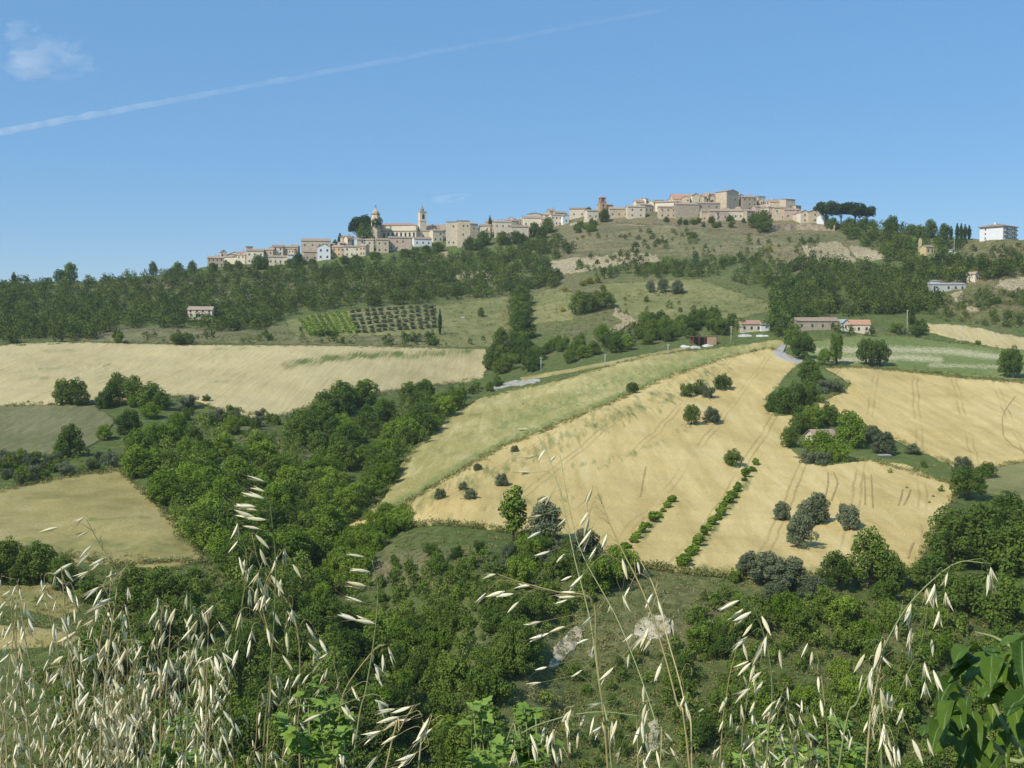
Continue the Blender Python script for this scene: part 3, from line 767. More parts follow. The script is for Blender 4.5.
# ---- trees round the upper right fields
for k, u, v, w, h, lab in (('tree', 866, 366, 20, 28, 'left tree of the pair on the lower edge of the bean field'), ('tree', 880, 367, 22, 28, 'right tree of the pair on the lower edge of the bean field'),
        ('tree', 837, 365, 13, 32, 'slender tree left of the pair on the lower edge of the bean field'), ('bright', 825, 366, 18, 18, 'round bright bush beside the slender tree by the road'),
        ('tree', 803, 360, 24, 28, 'dark tree just right of the gravel road'), ('wood', 793, 346, 22, 22, 'dark tree behind the gravel road bend'),
        ('tree', 1005, 378, 16, 30, 'left stem of the dark double tree at the right edge of the bean field'), ('tree', 1014, 379, 20, 34, 'right stem of the dark double tree at the right edge of the bean field'),
        ('bush', 919, 335, 16, 10, 'round bush right of the utility pole by the orange roofed farmhouse'), ('darkbush', 897, 334, 16, 12, 'dark bush left of the utility pole'), ('darkbush', 912, 325, 9, 24, 'dark narrow tree directly behind the utility pole'),
        ('bush', 978, 344, 6, 4, 'tiny bush beside the pale pole in the bean field')):
    plant(k, u, v, w, h, lab)
# ---- trees round the left field
for k, u, v, w, h, lab in (('wood', 62, 405, 22, 27, 'left of two round dark trees below the barley field'), ('wood', 76, 405, 24, 28, 'right of two round dark trees below the barley field'),
        ('wood', 112, 406, 22, 26, 'front left tree of the hedge below the barley field'), ('wood', 118, 398, 24, 26, 'tallest tree of the hedge below the barley field'), ('wood', 134, 403, 26, 28, 'tree in the middle of the hedge below the barley field'),
        ('wood', 152, 407, 26, 26, 'tree near the right end of the hedge below the barley field'), ('wood', 162, 410, 22, 20, 'last tree at the right end of the hedge below the barley field'), ('wood', 104, 408, 18, 18, 'bush-like tree at the left end of the hedge'),
        ('bright', 133, 407, 14, 12, 'small bright bush at the foot of the hedge below the barley field'), ('greybush', 187, 408, 20, 14, 'grey bush on the slope right of the hedge'), ('bush', 206, 402, 10, 8, 'small bush on the barley edge'),
        ('bright', 150, 418, 24, 16, 'bright bush below the hedge'), ('wood', 130, 435, 28, 26, 'dark tree below the hedge beside the orchard plot'), ('bright', 104, 440, 16, 16, 'bright small tree at the corner of the orchard plot'),
        ('wood', 70, 457, 26, 34, 'dark tree at the lower edge of the orchard plot'), ('bush', 60, 458, 16, 18, 'bush left of the dark tree below the orchard plot'),
        ('wood', 40, 582, 40, 42, 'dark tree in the middle of the dark clump left, below the hay meadow'), ('wood', 8, 580, 34, 44, 'dark tree at the left edge of the photo, below the hay meadow'), ('wood', 64, 588, 32, 34, 'dark tree at the right of the dark clump left'),
        ('wood', 24, 585, 30, 30, 'dark tree in front in the dark clump left'), ('wood', -16, 585, 36, 40, 'dark tree cut by the left edge'),
        ('wood', 135, 608, 46, 44, 'left tree of the dark clump in the lower left'), ('wood', 160, 612, 46, 46, 'middle tree of the dark clump in the lower left'), ('wood', 180, 612, 36, 38, 'right tree of the dark clump in the lower left'),
        ('bush', 88, 600, 30, 26, 'round green bush between the two dark clumps in the lower left')):
    plant(k, u, v, w, h, lab)
# ---- valley wood, tree by tree
G1 = 'trees of the valley wood'
LW = {'wood': 'dark green broadleaf tree packed in the valley wood left of the hay slope', 'bright': 'bright green broadleaf tree packed in the valley wood left of the hay slope'}
scatter([(130, 446), (165, 432), (200, 424), (240, 432), (262, 440), (240, 448), (300, 470), (330, 480), (380, 492), (352, 520), (330, 545), (262, 562), (215, 566), (196, 556), (186, 522), (150, 498), (132, 474)], 80, (6.0, 8.8), ['bright', 'bright', 'wood'], LW, {'wood': G1, 'bright': G1+' with bright leaves'}, 101, mind=.5)
scatter([(300, 425), (330, 408), (380, 398), (440, 396), (478, 392), (482, 398), (440, 424), (408, 458), (386, 492), (345, 480), (318, 460), (290, 440)], 54, (7.0, 10.2), ['wood', 'wood', 'wood', 'bright'], LW, {'wood': G1, 'bright': G1+' with bright leaves'}, 102, mind=.5)
scatter([(250, 520), (330, 505), (345, 530), (300, 575), (240, 600), (215, 572)], 26, (5.5, 8), ['bright', 'wood'], LW, {'wood': G1, 'bright': G1+' with bright leaves'}, 103)
scatter([(165, 412), (200, 408), (240, 418), (300, 418), (300, 430), (240, 430), (190, 424)], 22, (2.5, 4.5), ['bush', 'greybush', 'darkbush'], 'small shrub on the slope between barley field and valley wood', 'shrubs above the valley wood', 104)
scatter([(0, 458), (60, 460), (118, 455), (128, 470), (80, 474), (40, 482), (0, 490)], 26, (3.0, 4.8), ['greybush', 'bush', 'greybush'], 'grey green shrub in the scrub strip between orchard plot and hay meadow', 'shrubs between orchard plot and hay meadow', 105)
scatter([(440, 395), (490, 384), (510, 386), (470, 398)], 8, (3, 5), ['darkbush', 'bush'], 'dark shrub at the top of the valley wood beside the white sheeting', 'shrubs at the head of the valley', 106)
# bright hedge along the tip of the wheat
scatter([(322, 575), (352, 540), (390, 520), (425, 505), (432, 512), (412, 532), (385, 548), (350, 590), (318, 618)], 26, (4.2, 6.0), ['brightbush'], 'bright green bush in the hedge below the lower left tip of the wheat', 'bright hedge below the wheat', 107)
# gully scrub
G2 = {'bush': 'shrubs of the gully scrub', 'darkbush': 'dark shrubs of the gully scrub', 'greybush': 'grey shrubs of the gully', 'wood': 'trees of the gully', 'brightbush': 'bright shrubs of the gully'}
L2 = {'bush': 'green shrub in the gully scrub below the wheat', 'darkbush': 'dark green shrub in the gully scrub below the wheat', 'greybush': 'grey leaved shrub in the gully scrub below the wheat', 'wood': 'dark small tree in the gully below the wheat', 'brightbush': 'bright green shrub in the gully scrub below the wheat'}
scatter([(330, 640), (372, 590), (410, 585), (470, 590), (520, 560), (600, 552), (640, 575), (600, 600), (560, 622), (535, 660), (500, 700), (480, 760), (330, 768)], 58, (4.2, 7.0), ['bush', 'darkbush', 'darkbush', 'brightbush'], L2, G2, 108, mind=.5)
scatter([(130, 640), (200, 600), (300, 590), (330, 620), (330, 768), (100, 768), (60, 690)], 48, (4.4, 7.2), ['bush', 'darkbush', 'darkbush', 'greybush', 'bush'], L2, G2, 109, mind=.5)
scatter([(495, 556), (560, 548), (640, 570), (650, 580), (600, 590), (500, 580)], 18, (3.0, 5.0), ['darkbush', 'greybush'], L2, G2, 110)
scatter([(380, 560), (480, 545), (500, 560), (440, 590), (380, 590)], 10, (1.6, 3.2), ['bush', 'darkbush'], 'small shrub on the bare bank under the wheat tip', 'shrubs on the bare bank', 111)
G3 = 'shrubs of the right hand slope'
scatter([(690, 600), (740, 592), (820, 612), (900, 602), (960, 620), (1024, 640), (1060, 768), (700, 768), (670, 700)], 54, (3.8, 6.2), ['bush', 'darkbush', 'bush', 'brightbush'], {k: v.replace('in the gully scrub below the wheat', 'on the slope below the olive thicket and the big wood') for k, v in L2.items()}, {k: v+' on the right' for k, v in G2.items()}, 112, mind=.5)
scatter([(500, 690), (560, 668), (640, 650), (700, 650), (690, 768), (490, 768)], 14, (1.4, 2.8), ['bush', 'darkbush'], 'small shrub on the steep scarred bank below the wheat', 'shrubs on the scarred bank', 113)
# ---- hedges along the road in the middle
LH = {'wood': 'dark tree in the long hedge along the road below the meadows', 'darkbush': 'dark bush in the long hedge along the road below the meadows', 'bright': 'bright tree in the long hedge along the road below the meadows', 'bush': 'green bush in the long hedge along the road below the meadows'}
GH = {k: f'hedge along the road ({k})' for k in LH}
GH = {'wood': 'trees of the road hedge', 'darkbush': 'dark bushes of the road hedge', 'bright': 'bright trees of the road hedge', 'bush': 'bushes of the road hedge'}
scatter([(488, 378), (490, 352), (500, 345), (512, 343), (535, 345), (540, 352), (530, 372), (505, 380)], 18, (7, 11), ['wood', 'wood', 'darkbush'], 'tall dark tree in the corner between barley field and white sheeting', 'trees in the corner of the barley field', 120)
for v in (336, 328, 320, 312, 304):
    plant('wood', 522+rng.uniform(-4, 4), v+3, 24, 22, 'dark tree in the narrow upright belt dividing the two meadows', 'trees of the belt between meadows')
scatter([(540, 360), (545, 350), (600, 340), (640, 334), (690, 324), (745, 322), (748, 330), (690, 342), (640, 348), (560, 366)], 44, (5.5, 9), ['wood', 'darkbush', 'wood', 'bright'], LH, GH, 121)
scatter([(625, 330), (650, 324), (700, 318), (735, 318), (735, 326), (650, 338)], 14, (7, 10), ['wood'], LH, GH, 122)
for k, u, v, w, h, lab in (('wood', 580, 314, 24, 24, 'dark tree at the left in the clump on the middle meadow'), ('wood', 590, 312, 20, 20, 'dark tree in the middle of the clump on the middle meadow'), ('wood', 605, 308, 24, 18, 'low dark tree at the right in the clump on the middle meadow'),
        ('olive', 650, 293, 10, 13, 'left of three small grey trees on the upper meadow'), ('olive', 663, 293, 11, 15, 'middle of three small grey trees on the upper meadow'), ('olive', 677, 294, 14, 14, 'right of three small grey trees on the upper meadow'),
        ('darkbush', 646, 302, 5, 7, 'tiny dark bush standing on the middle meadow'), ('wood', 481, 317, 8, 10, 'small dark tree on the meadow right of the olive grove'), ('cypress', 440, 335, 4, 26, 'thin dark upright tree at the edge of the olive grove'),
        ('darkbush', 432, 345, 14, 9, 'dark bush at the lower right corner of the olive grove'), ('darkbush', 269, 341, 9, 8, 'dark round bush at the left end of the vineyard strip'), ('bush', 322, 336, 20, 7, 'green bush at the foot of the vineyard'), ('darkbush', 118, 338, 12, 10, 'bush on the upper edge of the barley field'),
        ('bush', 119, 343, 12, 12, 'grey green bush on the upper barley edge'), ('darkbush', 180, 345, 26, 12, 'wide dark bush on the upper barley edge below the lone farmhouse'), ('bush', 850, 385, 3, 3, 'tiny bush on the wheat by the upper clump')):
    plant(k, u, v, w, h, lab)
# yellow broom
for u, v, w in ((590, 284, 9), (598, 283, 8), (583, 286, 8), (603, 291, 8), (597, 296, 7), (565, 292, 7), (563, 312, 6), (769, 252, 8), (960, 275, 12), (972, 277, 10), (950, 275, 9)):
    plant('broom', u, v, w, w*.8, 'yellow flowering broom bush on the hillside below the town' if u < 900 else 'yellow green bush on the slope below the white apartment house', 'yellow broom bushes' if u < 900 else 'yellow green bushes on the right slope')
# vineyard rows and olive grove
for i in range(8):
    q = i/7
    a = np.array([300+q*44, 319-q*6.5]); b = np.array([311+q*45, 336-q*2.5])
    n = 46; us = a[0]+(b[0]-a[0])*np.linspace(0, 1, n); vs = a[1]+(b[1]-a[1])*np.linspace(0, 1, n)
    W = P(us, vs); r = np.random.default_rng(200+i)
    pts = np.repeat(W, 12, 0)+r.normal(size=(n*12, 3))*np.array([.7, .7, .4])+np.array([0, 0, .8])
    nn = r.normal(size=pts.shape)+np.array([0, 0, .5]); nn /= np.linalg.norm(nn, axis=1)[:, None]
    V, Fc = leaf_quads(pts, nn, .75, r)
    tag(obj('vine_row', np_mesh('vine_row', V, Fc, [M['bright_leaf']])), 'green row of vines running down the small vineyard', 'vine row', 'rows of the small vineyard')
for i in range(12):
    for j in range(6):
        q = i/11; s = j/5
        u = 352+q*80+s*(6-q*4)+rng.uniform(-1, 1); v = 313-q*5+s*(20-q*0)+rng.uniform(-.6, .6)
        p = P1(u, v); m = depth(p)/F
        plant_at('olivebush', p, 6.6*m, 3.9*m, 'grey olive bush in a row of the olive grove below the town wood', 'olive grove')
# ---- far woods: nobody could count these
CLEAR = [(929, 256, 13, 10), (977, 285, 9, 9), (949, 294, 24, 8), (200, 319, 14, 4.5), (953, 255, 7, 6), (1002, 240, 24, 8)]      # ground kept open before the small buildings
def far_wood(name, regions, seed, size=(5.5, 9.0), per=150, leaf=.10, label=None, mat='far_leaf', gap=0.0):
    r = np.random.default_rng(seed); PT = []; NN = []; SZ = []; TI = []
    tl = [lobes_round(s, 14, .04) for s in range(300, 306)]
    for poly, n in regions:
        us = [q[0] for q in poly]; vs = [q[1] for q in poly]
        u = r.uniform(min(us), max(us), n*6); v = r.uniform(min(vs), max(vs), n*6)
        k = np.nonzero(in_poly(u, v, poly))[0]
        if gap: k = np.array([q for q in k if mnoise.noise(Vector((u[q]/34, v[q]/13, seed*3.1)))+.35*mnoise.noise(Vector((u[q]/11, v[q]/5, seed))) > -.75+gap])
        for (au, av, ru, rv) in CLEAR: k = k[((u[k]-au)/ru)**2+((v[k]-av)/rv)**2 > 1]
        k = k[:n]
        W = P(u[k], v[k]); W[:, 2] = ground_z(W[:, 0], W[:, 1])
        for w in W:
            s = r.uniform(*size); p, d = crown_points(tl[r.integers(6)], per, r)
            PT.append(w+p*np.array([s*1.15, s*1.15, s*r.uniform(.8, 1.2)])); NN.append(d+r.normal(size=d.shape)*.6+np.array([0, 0, .25]))
            SZ.append(np.full(per, s*leaf)); TI.append(np.full(per*4, r.random()))
    PT = np.concatenate(PT); NN = np.concatenate(NN); NN /= np.linalg.norm(NN, axis=1)[:, None]
    V, Fc = leaf_quads(PT, NN, np.concatenate(SZ), r, 1.3)
    o = obj(name, np_mesh(name, V, Fc, [M[mat]], {'tint': np.concatenate(TI)}))
    return tag(o, label, 'woodland' if name == 'woodland' else 'scrub', None, 'stuff')
far_wood('woodland', [([(-120, 290), (0, 286), (100, 283), (180, 275), (207, 276), (270, 272), (340, 268), (400, 261), (470, 255), (530, 245), (560, 240), (575, 252), (545, 264), (560, 278), (555, 290), (508, 296), (436, 303), (346, 309), (290, 316), (262, 330), (215, 332), (150, 327), (108, 332), (90, 341), (0, 344), (-120, 346)], 2300)], 1, gap=.2, label='dense dark green wood covering the hillside left of and below the town')
far_wood('woodland', [([(840, 228), (880, 226), (950, 236), (985, 240), (960, 246), (958, 262), (1000, 268), (1040, 262), (1050, 276), (1000, 280), (970, 284), (930, 282), (925, 292), (950, 300), (930, 312), (880, 316), (800, 318), (775, 312), (770, 300), (760, 288), (770, 272), (800, 264), (860, 266), (892, 260), (860, 246), (842, 240)], 900),
          ([(775, 305), (800, 300), (830, 318), (800, 330), (780, 345), (768, 330)], 60)], 2, gap=.45, label='dense wood on the hillside right of the town down to the farm')
far_wood('woodland', [([(600, 270), (660, 263), (720, 260), (775, 264), (770, 290), (740, 284), (720, 277), (600, 280)], 210)], 8, (2.5, 6.5), gap=.5, label='broken belt of small trees across the slope under the hilltop')
far_wood('woodland', [([(900, 310), (960, 300), (1040, 296), (1060, 340), (1000, 328), (930, 320)], 90), ([(960, 300), (1040, 285), (1050, 300), (980, 312)], 50)], 3, (2.5, 5.5), label='scattered bushes on the terraced slope at the right')
far_wood('hillside_scrub', [([(560, 244), (600, 232), (660, 232), (760, 240), (830, 240), (830, 262), (700, 258), (560, 262)], 120), ([(960, 240), (1024, 240), (1040, 275), (985, 275), (965, 255)], 40), ([(560, 262), (660, 256), (760, 256), (800, 262), (700, 272), (560, 280)], 90), ([(108, 338), (260, 336), (260, 344), (108, 344)], 22), ([(262, 330), (435, 338), (430, 347), (262, 344)], 34), ([(480, 320), (500, 300), (505, 345), (440, 346)], 12), ([(610, 300), (760, 300), (740, 318), (620, 322)], 14), ([(820, 330), (925, 325), (925, 338), (830, 338)], 30), ([(600, 340), (640, 326), (740, 318), (740, 332), (640, 345), (560, 362)], 50)], 4, (1.8, 5.6), 130, .13, gap=.72, label='low bushes dotted over the grassy slopes under the town')
far_wood('undergrowth', [([(130, 446), (200, 424), (262, 440), (330, 408), (478, 392), (470, 405), (408, 458), (352, 520), (262, 562), (196, 556), (150, 498)], 420), ([(215, 560), (330, 510), (345, 530), (320, 600), (240, 600)], 70)], 5, (3.0, 6.0), 300, .075, label='leafy undergrowth closing the gaps of the valley wood', mat='under_leaf')
far_wood('undergrowth', [([(330, 640), (360, 590), (410, 570), (500, 560), (600, 556), (640, 580), (600, 600), (540, 650), (500, 700), (480, 790), (330, 790)], 720), ([(90, 640), (200, 590), (300, 580), (330, 620), (330, 790), (60, 790), (40, 680)], 640), ([(690, 590), (760, 600), (860, 600), (960, 600), (1060, 640), (1060, 790), (700, 790), (660, 700)], 560), ([(60, 590), (120, 610), (200, 570), (190, 640), (80, 640)], 60), ([(500, 680), (700, 650), (700, 790), (480, 790)], 40)], 6, (1.0, 3.2), 210, .11, label='low tangled scrub covering the gully and the slope below the wheat', mat='under_leaf')
far_wood('undergrowth', [([(0, 456), (118, 452), (130, 470), (80, 474), (0, 490)], 60), ([(165, 410), (300, 418), (300, 440), (180, 430)], 70), ([(880, 470), (960, 470), (960, 500), (930, 540)], 8), ([(790, 425), (890, 436), (880, 462), (800, 462)], 26), ([(770, 390), (840, 380), (840, 395), (780, 415)], 16)], 7, (.9, 2.0), 130, .15, label='rough weeds and low scrub on banks and grass strips between the fields', mat='under_leaf')
scatter([(570, 226), (586, 222), (597, 224), (594, 236), (580, 238)], 9, (5, 7), ['darkbush'], 'dark hedge bush below the terrace wall and left of the brick turret', 'hedge below the terrace wall', 132)
scatter([(652, 220), (690, 217), (760, 220), (772, 226), (740, 230), (660, 224)], 22, (4, 6), ['darkbush', 'wood'], 'dark tree along the foot of the houses on the hilltop', 'trees at the foot of the hilltop houses', 133)
for k, u, v, w, h, lab in (('wood', 605, 222, 12, 14, 'round dark tree beside the brick turret'), ('wood', 589, 219, 10, 12, 'small round tree left of the brick turret'), ('wood', 763, 232, 22, 22, 'dark bushy tree at the left end of the stone retaining wall'),
        ('wood', 756, 228, 16, 16, 'dark tree left of the bushy tree by the retaining wall'),
        ('pine', 360, 244, 30, 30, 'left of two umbrella pines in front of the domed tower'), ('pine', 370, 245, 28, 30, 'right of two umbrella pines in front of the domed tower'), ('wood', 366, 246, 24, 25, 'dark dense tree under the umbrella pines'),
        ('cypress', 340, 246, 5, 16, 'dark cypress between houses left of the umbrella pines'), ('cypress', 335, 246, 6, 11, 'short dark cypress beside the white gabled house'), ('cypress', 388, 250, 6, 12, 'dark cypress below the long church house'),
        ('cypress', 490, 232, 4, 17, 'dark pointed cypress on the skyline in the middle of the town'),
        ('pine', 826, 227, 30, 26, 'leftmost umbrella pine on the right end of the hilltop'), ('pine', 841, 227, 34, 25, 'second umbrella pine from the left on the right end of the hilltop'), ('pine', 855, 227, 32, 25, 'third umbrella pine on the right end of the hilltop'), ('pine', 866, 227, 26, 21, 'rightmost umbrella pine on the hilltop'),
        ('wood', 832, 230, 14, 13, 'dark tree standing before the trunks of the left umbrella pines'), ('wood', 850, 231, 16, 14, 'dark tree standing before the trunks of the middle umbrella pines'), ('wood', 864, 231, 14, 14, 'dark tree standing before the rightmost umbrella pine'), ('wood', 892, 235, 18, 20, 'tallest rounded tree on the skyline right of the umbrella pines'), ('wood', 930, 238, 16, 19, 'round tree on the skyline halfway to the apartment house'), ('wood', 920, 238, 12, 14, 'small skyline tree left of the cypress row'), ('wood', 944, 239, 14, 16, 'skyline tree just left of the cypress row'),
        ('wood', 70, 282, 16, 20, 'tall rounded tree breaking the left skyline'), ('wood', 60, 283, 14, 14, 'lower tree beside the tall one on the left skyline'), ('wood', 153, 276, 9, 15, 'tall narrow tree on the skyline left of the town'), ('wood', 178, 275, 12, 14, 'flat topped tree on the skyline near the left end of town'), ('wood', 192, 273, 10, 13, 'last skyline tree before the town begins'),
        ('cypress', 14, 285, 5, 13, 'small cypress on the far left skyline')):
    plant(k, u, v, w, h, lab)
for i, (u, h) in enumerate(((951, 12), (957, 15), (961, 15), (965, 14), (969, 13))):
    plant('cypress', u, 240, 3.8, h+2, 'cypress in the skyline row just left of the white apartment house', 'cypress row')
for u, v, w, h in ((213, 268, 12, 9), (228, 268, 12, 9), (238, 266, 11, 9), (258, 266, 15, 15), (264, 266, 13, 12), (298, 262, 15, 13), (290, 264, 11, 9), (312, 262, 11, 7), (345, 260, 13, 8), (356, 259, 12, 8), (376, 256, 14, 8), (405, 253, 15, 8), (415, 251, 12, 7), (438, 249, 15, 10), (426, 250, 12, 8), (470, 247, 14, 13), (484, 243, 16, 16), (478, 247, 14, 12), (503, 242, 15, 14), (515, 241, 15, 14), (534, 233, 12, 14), (548, 230, 15, 16), (542, 236, 14, 14), (522, 243, 14, 13)):
    plant('wood', u, v+(3.5 if u < 420 else 3), w, h, 'dark tree of the wood edge standing against the town houses', 'trees at the wood edge below the town')

# ragged grass along the field edges
def tufts(name, regions, seed, label, h=(.3, .9), k=22, mat='margin_leaf', cat='grass'):
    r = np.random.default_rng(seed); us = []; vs = []
    for poly, n in regions:
        a = [q[0] for q in poly]; b = [q[1] for q in poly]
        u = r.uniform(min(a), max(a), n*5); v = r.uniform(min(b), max(b), n*5); q = np.nonzero(in_poly(u, v, poly))[0][:n]
        us.append(u[q]); vs.append(v[q])
    W = P(np.concatenate(us), np.concatenate(vs)); W[:, 2] = ground_z(W[:, 0], W[:, 1]); n = len(W)
    s = r.uniform(*h, n); o_ = r.normal(size=(n, k, 3))*np.array([.55, .55, .25])*s[:, None, None]; o_[:, :, 2] = np.abs(o_[:, :, 2])*1.3+.15*s[:, None]
    PT = (W[:, None]+o_).reshape(-1, 3); nn = r.normal(size=PT.shape); nn[:, 2] *= .5; nn /= np.linalg.norm(nn, axis=1)[:, None]
    V, Fc = leaf_quads(PT, nn, np.repeat(s*.24, k), r, 2.2)
    pn = np.array([mnoise.noise(Vector((w[0]/9, w[1]/9, seed))) for w in W])
    tag(obj(name, np_mesh(name, V, Fc, [M[mat]], {'tint': np.repeat(np.clip(.45+.7*pn+r.normal(0, .15, n), 0, 1), k*4)})), label, cat, None, 'stuff')
tufts('rough_grass', [([(380, 580), (400, 532), (480, 534), (560, 546), (640, 572), (740, 580), (860, 590), (1060, 610), (1060, 800), (480, 800), (520, 690), (560, 640), (440, 600)], 5200), ([(20, 650), (120, 600), (260, 570), (380, 570), (420, 620), (420, 800), (0, 800)], 2600), ([(0, 545), (200, 562), (330, 545), (330, 600), (0, 640)], 1100)], 411, 'rough grass growing over the gully slopes below the wheat')
tufts('rough_grass', [([(560, 240), (640, 226), (760, 234), (836, 236), (850, 262), (700, 262), (560, 258)], 1500), ([(950, 240), (1040, 240), (1040, 330), (930, 320), (960, 280)], 1300), ([(440, 300), (510, 296), (506, 346), (436, 346)], 300), ([(533, 294), (770, 284), (770, 312), (640, 326), (560, 360)], 900), ([(90, 342), (260, 332), (440, 338), (440, 347), (90, 343)], 500)], 412, 'tufts of dry grass on the hillsides under the town', (.5, 1.8), 16)
def ring(u, v, w): return [(u+w*.62*math.cos(a*.785), v-.6+w*.2*math.sin(a*.785)) for a in range(8)]
tufts('rough_grass', [(ring(*q), 16) for q in ((733, 467, 20), (633, 395, 13), (515, 454, 9), (478, 472, 10), (502, 488, 14), (440, 501, 12), (463, 492, 11), (471, 501, 13), (691, 426, 17), (712, 424, 19), (687, 398, 18), (699, 396, 20), (708, 399, 18), (723, 391, 18), (781, 522, 19), (800, 549, 30), (806, 528, 26), (817, 526, 25), (850, 532, 22), (912, 457, 16), (866, 366, 20), (880, 367, 22), (1010, 379, 26), (837, 365, 13))], 413, 'uncut grass round the feet of the trees standing in the fields', (.4, 1.0), 26)
def margins(lines, per_px, seed, label, h=(.35, 1.0)):
    r = np.random.default_rng(seed); us = []; vs = []
    for l in lines:
        for (a, b), (c, d) in zip(l[:-1], l[1:]):
            n = max(1, int(math.hypot(c-a, d-b)*per_px)); q = r.random(n)
            us.append(a+(c-a)*q+r.normal(0, 1.6, n)); vs.append(b+(d-b)*q+r.normal(0, .8, n))
    W = P(np.concatenate(us), np.concatenate(vs)); W[:, 2] = ground_z(W[:, 0], W[:, 1]); n = len(W); k = 34
    s = r.uniform(*h, n); o_ = r.normal(size=(n, k, 3))*np.array([.5, .5, .3])*s[:, None, None]; o_[:, :, 2] = np.abs(o_[:, :, 2])*1.3+.25*s[:, None]
    PT = (W[:, None]+o_).reshape(-1, 3); nn = r.normal(size=PT.shape); nn[:, 2] *= .5; nn /= np.linalg.norm(nn, axis=1)[:, None]
    V, Fc = leaf_quads(PT, nn, np.repeat(s*.22, k), r, 2.2)
    tag(obj('field_margin_grass', np_mesh('field_margin_grass', V, Fc, [M['margin_leaf']], {'tint': np.repeat(r.random(n), k*4)})), label, 'grass', None, 'stuff')
cl = lambda p_: p_+[p_[0]]
margins([cl(WHEAT), [(770, 398), (798, 366), (835, 376), (850, 386), (818, 405), (775, 418), (764, 408), (770, 398)], [(800, 459), (870, 462), (945, 484), (985, 478), (930, 458), (885, 436)],
         [(378, 512), (402, 509), (452, 479), (502, 450), (562, 426), (662, 382), (722, 360)]], 1.1, 401, 'ragged grass along the edges of the wheat', (.5, 1.3))
margins([[(0, 346), (100, 343), (300, 346), (486, 350)], [(486, 352), (484, 378), (430, 386), (340, 402), (270, 418), (222, 411), (178, 396), (90, 404), (0, 406)], [(0, 491), (80, 476), (119, 471), (158, 507), (193, 548), (204, 561), (120, 566), (0, 548)],
         [(366, 517), (396, 480), (430, 430), (480, 399), (560, 381), (650, 356), (745, 345)], [(812, 342), (885, 335), (1000, 349)], [(1024, 380), (900, 369), (822, 368)], [(436, 306), (508, 296), (506, 346)], [(533, 330), (533, 294), (574, 292)], [(612, 300), (604, 284), (700, 279), (768, 302), (690, 318), (626, 318)]], .8, 402, 'ragged grass along the edges of the meadows and the barley', (.4, 1.2))
# ------------------------------------------------------------------ buildings
def window_mesh():
    bm = bmesh.new()
    add_box(bm, -.5, .5, -.03, .0, 0, 1, 0)
    for x0, x1, z0, z1 in ((-.62, -.5, -.08, 1.1), (.5, .62, -.08, 1.1), (-.5, .5, 1.0, 1.1), (-.5, .5, -.08, 0)):
        add_box(bm, x0, x1, -.07, .0, z0, z1, 1)
    return bm_mesh('window', bm, [M['glass'], M['trim']])
WIN = window_mesh()
def arch_mesh():
    bm = bmesh.new(); pts = [(-.5, 0)]+[(.5*math.cos(math.pi*(1-i/8)), .6+.4*math.sin(math.pi*i/8)) for i in range(9)]+[(.5, 0)]
    a = [bm.verts.new((x, -.05, z)) for x, z in pts]; b = [bm.verts.new((x, .0, z)) for x, z in pts]
    bm.faces.new(a)
    for i in range(len(pts)): bm.faces.new((a[i], b[i], b[(i+1) % len(pts)], a[(i+1) % len(pts)]))
    return bm_mesh('opening', bm, [M['glass']])
ARCH = arch_mesh()

def walls_box(w, d, h, low, mat, gable=None, rise=0):
    """closed wall body from -low to h; gable 'front' = gable faces the viewer, 'side' = gables at the ends"""
    bm = bmesh.new(); hw, hd = w/2, d/2
    add_box(bm, -hw, hw, -hd, hd, -low, h)
    if rise > 0:
        if gable == 'front':
            for s in (-1, 1):
                y = s*hd
                v = [bm.verts.new(p) for p in ((-hw, y, h), (hw, y, h), (0, y, h+rise), (-hw, y-s*.3, h), (hw, y-s*.3, h), (0, y-s*.3, h+rise))]
                bm.faces.new(v[:3]); bm.faces.new(v[3:])
                for i in range(3): bm.faces.new((v[i], v[(i+1) % 3], v[3+(i+1) % 3], v[3+i]))
        else:
            for s in (-1, 1):
                x = s*hw
                v = [bm.verts.new(p) for p in ((x, -hd, h), (x, hd, h), (x, 0, h+rise), (x-s*.3, -hd, h), (x-s*.3, hd, h), (x-s*.3, 0, h+rise))]
                bm.faces.new(v[:3]); bm.faces.new(v[3:])
                for i in range(3): bm.faces.new((v[i], v[(i+1) % 3], v[3+(i+1) % 3], v[3+i]))
    return bm_mesh('wall', bm, [mat])

